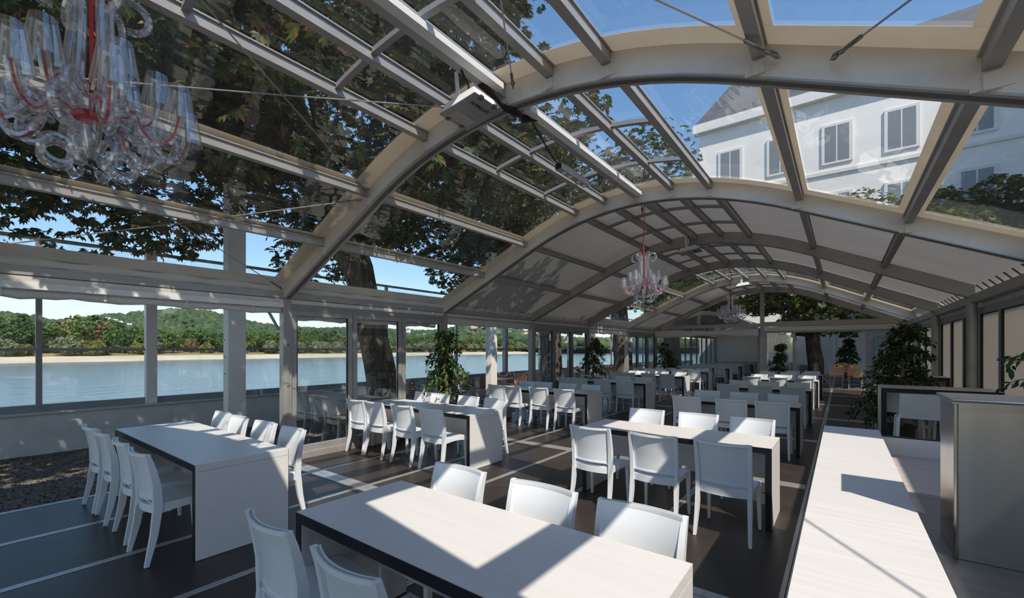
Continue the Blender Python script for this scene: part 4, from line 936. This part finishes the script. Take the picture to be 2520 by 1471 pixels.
# unseen hotel wing, added and sized to shade the lower courtyard facade
wg = empty('shade_wing', (12, 28, GZ), 'unseen white hotel wing added to shade the courtyard facade', 'building')
MB().box(8.2, 20, 20.6, HY - 0.02, GZ, 16.7).build('wall', 'hotel_wall', wg)
mb = MB(); mb.add([(7.9, 20.3, 16.7), (20.3, 20.3, 16.7), (20.3, HY - 0.02, 16.7), (7.9, HY - 0.02, 16.7), (10, 23, 19.4), (18.5, 23, 19.4), (18.5, HY - 0.02, 19.4), (10, HY - 0.02, 19.4)], [(0, 1, 5, 4), (1, 2, 6, 5), (2, 3, 7, 6), (3, 0, 4, 7), (4, 5, 6, 7), (0, 3, 2, 1)]); mb.build('roof', 'slate', wg, smooth=0)
for z in (1.2, 5.0, 8.8, 12.9):
    for i in range(3):
        y = 22.4 + 3.4 * i
        w = MB().box(8.1, 8.2, y - 0.7, y + 0.7, z - 0.1, z + 2.0).build('window', 'hotel_trim', wg); sub(MB().box(8.085, 8.1, y - 0.6, y + 0.6, z, z + 1.9), 'pane', 'window_pale', w, wg)
        x = 10.5 + 3.2 * i
        w = MB().box(x - 0.7, x + 0.7, 20.5, 20.6, z - 0.1, z + 2.0).build('window', 'hotel_trim', wg); sub(MB().box(x - 0.6, x + 0.6, 20.485, 20.5, z, z + 1.9), 'pane', 'window_pale', w, wg)
MB().box(-2.45, 8.1, GY + 0.12, HY - 0.0, -0.15, -0.012).build('courtyard_gravel', 'gravel', None, 0, kind='structure', label='gravel courtyard between the gable and the hotel', cat='ground')
# arched door
dd = empty('door_2', (0.35, HY - 0.1, 0.5), 'white double door under a half-round fanlight in the hotel wall', 'door', kind='structure')
n = 14
mb = MB(); arc = [(0.35 + 0.52 * math.cos(math.pi * i / n), 2.3 + 0.52 * math.sin(math.pi * i / n)) for i in range(n + 1)]
mb.box(-0.17, 0.87, HY - 0.14, HY - 0.02, 0.5, 2.3); mb.build('door_leaf', 'white_paint', dd)
mb = MB(); mb.add([(x, HY - 0.06, z) for x, z in arc], [tuple(range(n + 1))]); mb.build('fanlight', 'window_dark', dd)
mb = MB()
for a in (math.pi / 6 * k for k in (1.5, 3, 4.5)): mb.beam((0.35, HY - 0.09, 2.3), (0.35 + 0.52 * math.cos(a), HY - 0.09, 2.3 + 0.52 * math.sin(a)), 0.05, 0.05)
for (x0, z0), (x1, z1) in zip(arc[:-1], arc[1:]): mb.beam((x0, HY - 0.09, z0), (x1, HY - 0.09, z1), 0.08, 0.1, up=(0, 1, 0))
mb.build('glazing_bars', 'white_paint', dd)
stp = empty('stone_steps', (-1.9, HY - 1, GZ), 'dark stone steps leading up to the hotel entrance', 'steps')
for i in range(5): MB().box(-2.0, -1.1, HY - 2.1 + 0.34 * i, HY - 0.26, GZ + 0.16 * i, GZ + 0.16 * (i + 1)).build('step', 'stone_step', stp)
lw_ = empty('courtyard_wall', (-3.3, HY - 2, GZ), 'pale low wall of stone blocks beside the courtyard tree', 'wall', kind='structure')
for i in range(4):
    for j in range(6): MB().box(-2.4 + 0.01, -2.1, HY - 8 + 1.0 * j + 0.01 * (i % 2), HY - 7.02 + 1.0 * j, GZ + 0.45 * i, GZ + 0.44 + 0.45 * i).build('block', 'hotel_trim', lw_)
pp = ficus(0.3, 29.0, 2.3, 0.62, 'dark shrub in a pot in front of the hotel door', 60, 0, 31, per=26, leaf=0.14, base=0.4)

# ------------------------------------------------------------------ wooden folding chairs and tables outdoors
def make_garden_chair(m):
    r = empty('folding_chair', (0, 0, 0))
    zs = [0.50, 0.565, 0.63, 0.695]
    for z in zs: MB().box(-0.19, 0.19, -0.20 - 0.12 * (z - 0.45), -0.185 - 0.12 * (z - 0.45), z, z + 0.05).build('back_slat', m, r)
    mb = MB(); n = 18; out_ = []
    for i in range(n + 1):
        a = math.pi * i / n; out_.append((0.19 * math.cos(a), 0.77 + 0.15 * math.sin(a)))
    hole = [(0.035 * math.cos(2 * math.pi * i / 12), 0.835 + 0.03 * math.sin(2 * math.pi * i / 12)) for i in range(12)]
    # crest: ring of quads round a hand hole
    per = []
    for i in range(12):
        a = 2 * math.pi * i / 12; dx, dz = math.cos(a), math.sin(a)
        t = 0.01
        while True:
            x, z = t * dx, 0.835 + t * dz
            if abs(x) > 0.19 or z < 0.765 or (z > 0.77 and (x / 0.19) ** 2 + ((z - 0.77) / 0.15) ** 2 > 1): break
            t += 0.004
        per.append((x, z))
    for y in (0, 1):
        pass
    V = [(x, -0.235, z) for x, z in per] + [(x, -0.235, z) for x, z in hole] + [(x, -0.218, z) for x, z in per] + [(x, -0.218, z) for x, z in hole]
    Fs = []
    for i in range(12):
        j = (i + 1) % 12; Fs += [(i, j, 12 + j, 12 + i), (24 + j, 24 + i, 36 + i, 36 + j), (j, i, 24 + i, 24 + j), (12 + i, 12 + j, 36 + j, 36 + i)]
    mb.add(V, Fs); mb.build('crest', m, r, smooth=0)
    for i in range(6): MB().box(-0.20, 0.20, -0.16 + 0.062 * i, -0.108 + 0.062 * i, 0.435, 0.452).build('seat_slat', m, r)
    for s in (-1, 1):
        MB().tube([(s * 0.2, 0.20, 0.0), (s * 0.2, -0.02, 0.30), (s * 0.2, -0.19, 0.5), (s * 0.195, -0.245, 0.86)], 0.010, 6).build('frame_tube', 'alu', r)
        MB().tube([(s * 0.18, -0.24, 0.0), (s * 0.18, 0.18, 0.43)], 0.010, 6).build('frame_tube', 'alu', r)
    MB().tube([(-0.2, 0.18, 0.03), (0.2, 0.18, 0.03)], 0.008, 6).build('crossbar', 'alu', r); MB().tube([(-0.18, -0.22, 0.03), (0.18, -0.22, 0.03)], 0.008, 6).build('crossbar', 'alu', r)
    return r
gc = {'teak': make_garden_chair('teak'), 'teak_dark': make_garden_chair('teak_dark')}; gused = set()
def garden_chair(m, x, y, rz, label, group, z=GZ, sc=1.0):
    if m in gused: c = copy_tree(gc[m])
    else: c = gc[m]; gused.add(m)
    c.location = (x, y, z); c.rotation_euler.z = rz; c.scale = (sc, sc, sc); tag(c, label, 'chair', group)
def garden_table(x, y, label, m='teak_dark', w=0.7, l=1.1, z=GZ):
    r = empty('folding_table', (x, y, z), label, 'table', 'garden tables')
    for i in range(7): MB().box(x - w / 2 + w / 7 * i, x - w / 2 + w / 7 * (i + 1) - 0.008, y - l / 2, y + l / 2, z + 0.715, z + 0.74).build('top_slat', m, r)
    for s in (-1, 1):
        MB().tube([(x - w / 2 + 0.05, y + s * l * 0.36, z), (x + w / 2 - 0.05, y + s * l * 0.36, z + 0.71)], 0.012, 6).build('leg', 'alu_dark', r)
        MB().tube([(x + w / 2 - 0.05, y + s * l * 0.34, z), (x - w / 2 + 0.05, y + s * l * 0.34, z + 0.71)], 0.012, 6).build('leg', 'alu_dark', r)
tg_ = 'brown folding chairs on the river terrace'
for i, y in enumerate((9.0, 12.0, 15.6, 18.6, 22.0)):
    nm = ORD[i]
    garden_table(-9.75, y, f'dark slatted folding table, {nm} along the river wall from the leaning tree')
    for yy, rz, w in ((y - 0.85, 0, 'bar side'), (y + 0.85, math.pi, 'gable side')):
        for x, w2 in ((-10.0, 'wall seat'), (-9.45, 'tent seat')):
            garden_chair('teak_dark' if (i < 2) else 'teak', x, yy, rz + rnd.uniform(-0.15, 0.15), f'brown folding chair, {nm} river-wall table from leaning tree, {w}, {w2}', tg_)
cg = 'orange-brown folding chairs in the courtyard'
garden_table(0.15, 23.8, 'slatted folding table among the sunlit courtyard chairs', 'teak', 0.8, 1.2, z=-0.012)
for dx, dy, rz, lab in ((-0.80, -0.4, -math.pi / 2 - 0.3, 'sunlit folding chair nearest the tree trunk in the courtyard'), (-0.75, 0.5, -math.pi / 2, 'folding chair behind the one nearest the courtyard trunk'), (-0.32, -1.0, 0.1, 'courtyard folding chair at the table end towards the gable, trunk side'), (0.32, -1.05, -0.1, 'courtyard folding chair at the table end towards the gable, wall side'), (0.82, -0.3, math.pi / 2, 'courtyard folding chair at the wall side of the table'), (0.80, 0.5, math.pi / 2 + 0.2, 'courtyard folding chair at the far wall corner of the table'), (-0.05, 1.05, math.pi, 'courtyard folding chair facing the gable across the table')):
    garden_chair('teak', 0.15 + dx, 23.8 + dy, rz, lab, cg, -0.012, 1.12)

# ------------------------------------------------------------------ river, far bank, hills
WZ = -4.5
MB().box(-1200, -11.6, -900, 2500, WZ - 3, WZ).build('river', 'water', None, 0, kind='structure', label='broad rippled blue river', cat='river')
mb = MB().box(-13.5, -11.0, -25, 60, WZ - 1, -0.16); mb.build('quay_wall', 'plaster', None, 0, kind='structure', label='river quay wall below the terrace', cat='wall')
def shore(y): return -(264 + 22 * (1 - math.exp(-max(0, y) / 120)) + 5 * math.sin(y / 37) + 3 * math.sin(y / 11))
ysb = [-500 + 12 * i for i in range(230)]
mb = MB(); prof_b = [(0, WZ - 0.4), (-4, WZ + 0.35), (-16, WZ + 1.6), (-24, WZ + 2.4)]
mb.grid(lambda u, v: (shore(ysb[round(u * 229)]) + prof_b[round(v * 3)][0], ysb[round(u * 229)], prof_b[round(v * 3)][1]), 229, 3); mb.build('sand_beach', 'sand', None, 60, kind='structure', label='pale sandy beach on the far river bank', cat='beach')
mb = MB(); prof_c = [(-23, WZ + 2.3), (-36, WZ + 3.6), (-110, WZ + 5), (-600, WZ + 9)]
mb.grid(lambda u, v: (shore(ysb[round(u * 229)]) + prof_c[round(v * 3)][0], ysb[round(u * 229)], prof_c[round(v * 3)][1]), 229, 3); mb.build('bank_meadow', 'meadow', None, 60, kind='structure', label='dry grassy strip behind the beach', cat='meadow')

sY, cY = math.sin(YAW), math.cos(YAW)
def wpt(u, depth):                                   # ground bearing u (photo column) at a given distance
    l = (u - 1260) / F_PX * depth
    return (-sY * depth + cY * l, cY * depth + sY * l)
ridge = [(-500, 740), (-200, 752), (0, 765), (70, 772), (135, 786), (200, 778), (300, 768), (370, 762), (440, 757), (500, 760), (560, 774), (640, 792), (700, 802), (780, 806), (860, 804), (930, 806), (1000, 811), (1060, 812), (1100, 806), (1140, 801), (1180, 800), (1220, 802), (1265, 808), (1310, 816), (1360, 826), (1440, 833), (1520, 836), (1600, 838), (1750, 842), (1900, 846)]
def rv(u):
    for (a, b_), (c, d) in zip(ridge[:-1], ridge[1:]):
        if a <= u <= c:
            t = (u - a) / (c - a); t = t * t * (3 - 2 * t); return b_ + (d - b_) * t
    return ridge[-1][1]
DR = 1500.0
def hill_pt(u, t):
    """t 0..1 from foot of the hill to the ridge, 1..1.3 behind it"""
    depth = 520 + (DR - 520) * t; x, y = wpt(u, depth)
    Zr = CAM_H + DR * (HOR - 6 - rv(u)) / F_PX
    h = (t ** 1.25 if t <= 1 else 1 - (t - 1) * 1.6)
    z = (WZ + 7) + (Zr - WZ - 7) * h + 5 * math.sin(u / 53 + t * 7) * math.sin(math.pi * min(t, 1)) + 6 * math.sin(u / 19 + t * 15) * math.sin(math.pi * min(1, t))
    return (x, y, z)
us = [-480 + 20 * i for i in range(118)]
mb = MB(); mb.grid(lambda u, v: hill_pt(us[round(u * 117)], v * 1.3), 117, 30); mb.build('wooded_hills', 'hill', None, 60, kind='structure', label='green wooded hills beyond the river', cat='hills')
# forest on the hills: thousands of crowns, one object
ico = bmesh.new(); bmesh.ops.create_icosphere(ico, subdivisions=1, radius=1.0); iv = np.array([v.co[:] for v in ico.verts]); iff = np.array([[v.index for v in f.verts] for f in ico.faces]); ico.free()
rs = np.random.RandomState(40); nf = 12000
uu = rs.uniform(-300, 1750, nf); tt = rs.uniform(0.02, 1.0, nf) ** 0.8
kq = ~(((np.abs(uu - 1208) < 46) & (np.abs(tt - 0.60) < 0.09)) | ((np.abs(uu - 1318) < 26) & (np.abs(tt - 0.5) < 0.035))); uu, tt = uu[kq], tt[kq]; nf = len(uu)
C = np.array([hill_pt(a, b_) for a, b_ in zip(uu, tt)]); rad_ = rs.uniform(4.5, 9.5, nf)
jit = 1 + rs.uniform(-0.25, 0.25, (nf, len(iv), 1))
V = (iv[None] * jit * rad_[:, None, None] * np.array([1, 1, 0.85]) + (C + np.array([0, 0, 3.0]))[:, None]).reshape(-1, 3)
T = (iff[None] + (np.arange(nf) * len(iv))[:, None, None]).reshape(-1, 3)
fm = fast_mesh('forest', V, T, 'leaf_forest'); fm.shade_smooth()
o = bpy.data.objects.new('hill_forest', fm); link(o); tag(o, 'dense forest covering the far hills', 'forest', kind='stuff')
# quarry faces
for uq, tq, w, hh, lab in ((1208, 0.60, 50, 0.20, 'wide bare brown quarry face on the far hill'), (1318, 0.50, 30, 0.08, 'small bare brown slope on the far hill')):
    mb = MB(); rs2 = np.random.RandomState(int(uq))
    def qf(u, v):
        bulge = 1 - abs(2 * u - 1) ** 2
        x, y, z = hill_pt(uq - w + 2 * w * u, tq + hh * (v - 0.5) * (0.25 + 0.75 * bulge)); k = 0.985
        return (x * k, y * k, z + 9 + rs2.uniform(-3, 3))
    mb.grid(qf, 14, 8); o = mb.build('quarry_face', 'quarry', None, 0, label=lab, cat='quarry')

# houses on the hillside
rs = np.random.RandomState(51)
for i, (u, t) in enumerate(((168, 0.46), (182, 0.50), (197, 0.45), (213, 0.51), (224, 0.48), (240, 0.44), (266, 0.46), (276, 0.49), (284, 0.45), (294, 0.44), (318, 0.46), (246, 0.38), (1005, 0.34), (1048, 0.30))):
    x, y, z = hill_pt(u, t); k = 0.96; x, y = x * k, y * k; z += 10; w, d, hh = rs.uniform(5, 10), rs.uniform(5, 8), rs.uniform(2.6, 4.2)
    r = empty('hillside_house', (x, y, z), 'small white house among the trees on the far hillside', 'house', 'white houses on the far hillside')
    MB().box(x - d / 2, x + d / 2, y - w / 2, y + w / 2, z - 4, z + hh).build('wall', 'house_white', r)
    mb = MB(); mb.add([(x - d / 2 - 0.5, y - w / 2 - 0.5, z + hh), (x + d / 2 + 0.5, y - w / 2 - 0.5, z + hh), (x + d / 2 + 0.5, y + w / 2 + 0.5, z + hh), (x - d / 2 - 0.5, y + w / 2 + 0.5, z + hh), (x, y - w / 2, z + hh + 1.5), (x, y + w / 2, z + hh + 1.5)], [(0, 1, 4), (1, 2, 5, 4), (2, 3, 5), (3, 0, 4, 5)]); mb.build('roof', 'slate', r, smooth=0)

# trees along the far bank: five kinds, copied
def bank_tree(m, seed, hw, leafq=2800, tall=1.0):
    rs = np.random.RandomState(seed); r = empty('riverbank_tree', (0, 0, 0))
    MB().tube([(0, 0, 0), (0, 0, 5 * tall)], [0.5, 0.35], 7).build('trunk', 'bark', r)
    nl = 22; L = rs.normal(size=(nl, 3)); L /= np.linalg.norm(L, axis=1)[:, None]; L *= rs.uniform(0.4, 1, nl)[:, None]; L = L * np.array([hw * 0.62, hw * 0.62, 4.6 * tall]) + np.array([0, 0, 6.8 * tall]); lr = rs.uniform(0.32, 0.5, nl) * hw
    k = rs.randint(0, nl, leafq); d = rs.normal(size=(leafq, 3)); d /= np.linalg.norm(d, axis=1)[:, None]
    P = L[k] + d * (lr[k] * rs.uniform(0.75, 1.05, leafq))[:, None]; P[:, 2] = np.maximum(P[:, 2], 0.3)
    M = frame_mats(rs.normal(size=P.shape), d + rs.normal(size=P.shape) * 0.35); sc = rs.uniform(0.30, 0.72, leafq)
    q = np.array([(-1, -0.7, 0), (1, -0.7, 0), (1, 0.7, 0), (-1, 0.7, 0)], float)
    V = (np.einsum('nij,kj->nki', M, q) * sc[:, None, None] + P[:, None]).reshape(-1, 3); T = (np.arange(4)[None] + (np.arange(leafq) * 4)[:, None])
    o = bpy.data.objects.new('crown', fast_mesh('crown', V, T, m)); link(o); o.parent = r
    return r
kinds = [('leaf_bank_a', 61, 6.5, 'dark green broad tree in the belt along the far river bank', 1.15), ('leaf_bank_b', 62, 6.2, 'light green broad tree in the belt along the far river bank', 1.05), ('leaf_bank_c', 63, 5.2, 'silvery willow-like tree in front of the far bank belt', 0.62), ('leaf_bank_d', 64, 4.6, 'yellow-green low bush at the edge of the far beach', 0.42), ('leaf_bank_e', 65, 5.6, 'brownish autumn tree in the belt along the far river bank', 0.9)]
protos = [bank_tree(m, sd, hw, tall=tl) for m, sd, hw, lb_, tl in kinds]; pused = set()
rs = np.random.RandomState(71)
def put_tree(kk, x, y, z, s, line):
    if kk in pused: c = copy_tree(protos[kk])
    else: c = protos[kk]; pused.add(kk)
    c.location = (x, y, z); c.rotation_euler.z = rs.uniform(0, 6.28); c.scale = (s * rs.uniform(0.9, 1.15), s * rs.uniform(0.9, 1.15), s); tag(c, ('tall ' if s > 1.12 else 'lower ' if s < 0.95 else 'middling ') + kinds[kk][3] + f', {line} line', 'tree', f'far bank trees, {["dark green", "light green", "willow", "yellow bush", "autumn"][kk]}')
y = -70.0
while y < 760:
    for back in (0, 1, 2):
        x = shore(y) - (38, 52, 72)[back] + rs.uniform(-6, 6)
        kk = rs.choice([0, 1, 4], p=[0.55, 0.36, 0.09]); s = rs.uniform(0.85, 1.25) * (1.0 + 0.12 * back) * (1.12 if y < 60 else 0.92)
        if back == 0 and rs.rand() < 0.35: continue
        put_tree(int(kk), x, y + rs.uniform(-4, 4), WZ + 3.6, s, ('front', 'middle', 'rear')[back])
    if rs.rand() < 0.75: put_tree(int(rs.choice([2, 3, 2])), shore(y) - 29 + rs.uniform(-3, 3), y + rs.uniform(-5, 5), WZ + 2.9, rs.uniform(0.8, 1.2), 'beach')
    y += 9.5 + y * 0.012 if y > 0 else 9.5
# river marks
bx_, by_ = wpt(998, 345)
r = empty('river_beacon', (bx_, by_, WZ), 'red and white striped beacon post at the far beach', 'beacon')
for i in range(4): MB().tube([(bx_, by_, WZ + 1.1 * i), (bx_, by_, WZ + 1.1 * (i + 1))], 0.5, 10).build('band', 'white_paint' if i % 2 == 0 else 'orange', r)
cx_, cy_ = wpt(1028, 800)
r = empty('chimney', (cx_, cy_, 0), 'white chimney rising above the far bank trees', 'chimney'); MB().tube([(cx_, cy_, -4), (cx_, cy_, 27)], [2.6, 2.2], 12).build('stack', 'house_white', r); MB().tube([(cx_, cy_, 27), (cx_, cy_, 28)], 2.5, 12).build('rim', 'house_white', r)
kx, ky = wpt(1515, 520)
r = empty('river_boat', (kx, ky, WZ), 'small white motor boat on the river', 'boat')
mb = MB(); mb.add([(kx - 1.6, ky - 6, WZ), (kx + 1.6, ky - 6, WZ), (kx + 1.6, ky + 4, WZ), (kx, ky + 8, WZ), (kx - 1.6, ky + 4, WZ), (kx - 2, ky - 6, WZ + 1.5), (kx + 2, ky - 6, WZ + 1.5), (kx + 2, ky + 4, WZ + 1.6), (kx, ky + 9, WZ + 2), (kx - 2, ky + 4, WZ + 1.6)], [(0, 1, 6, 5), (1, 2, 7, 6), (2, 3, 8, 7), (3, 4, 9, 8), (4, 0, 5, 9), (5, 6, 7, 8, 9)]); mb.build('hull', 'house_white', r, smooth=0)
MB().box(kx - 1.3, kx + 1.3, ky - 3, ky + 2, WZ + 1.5, WZ + 3.0).build('cabin', 'house_white', r)
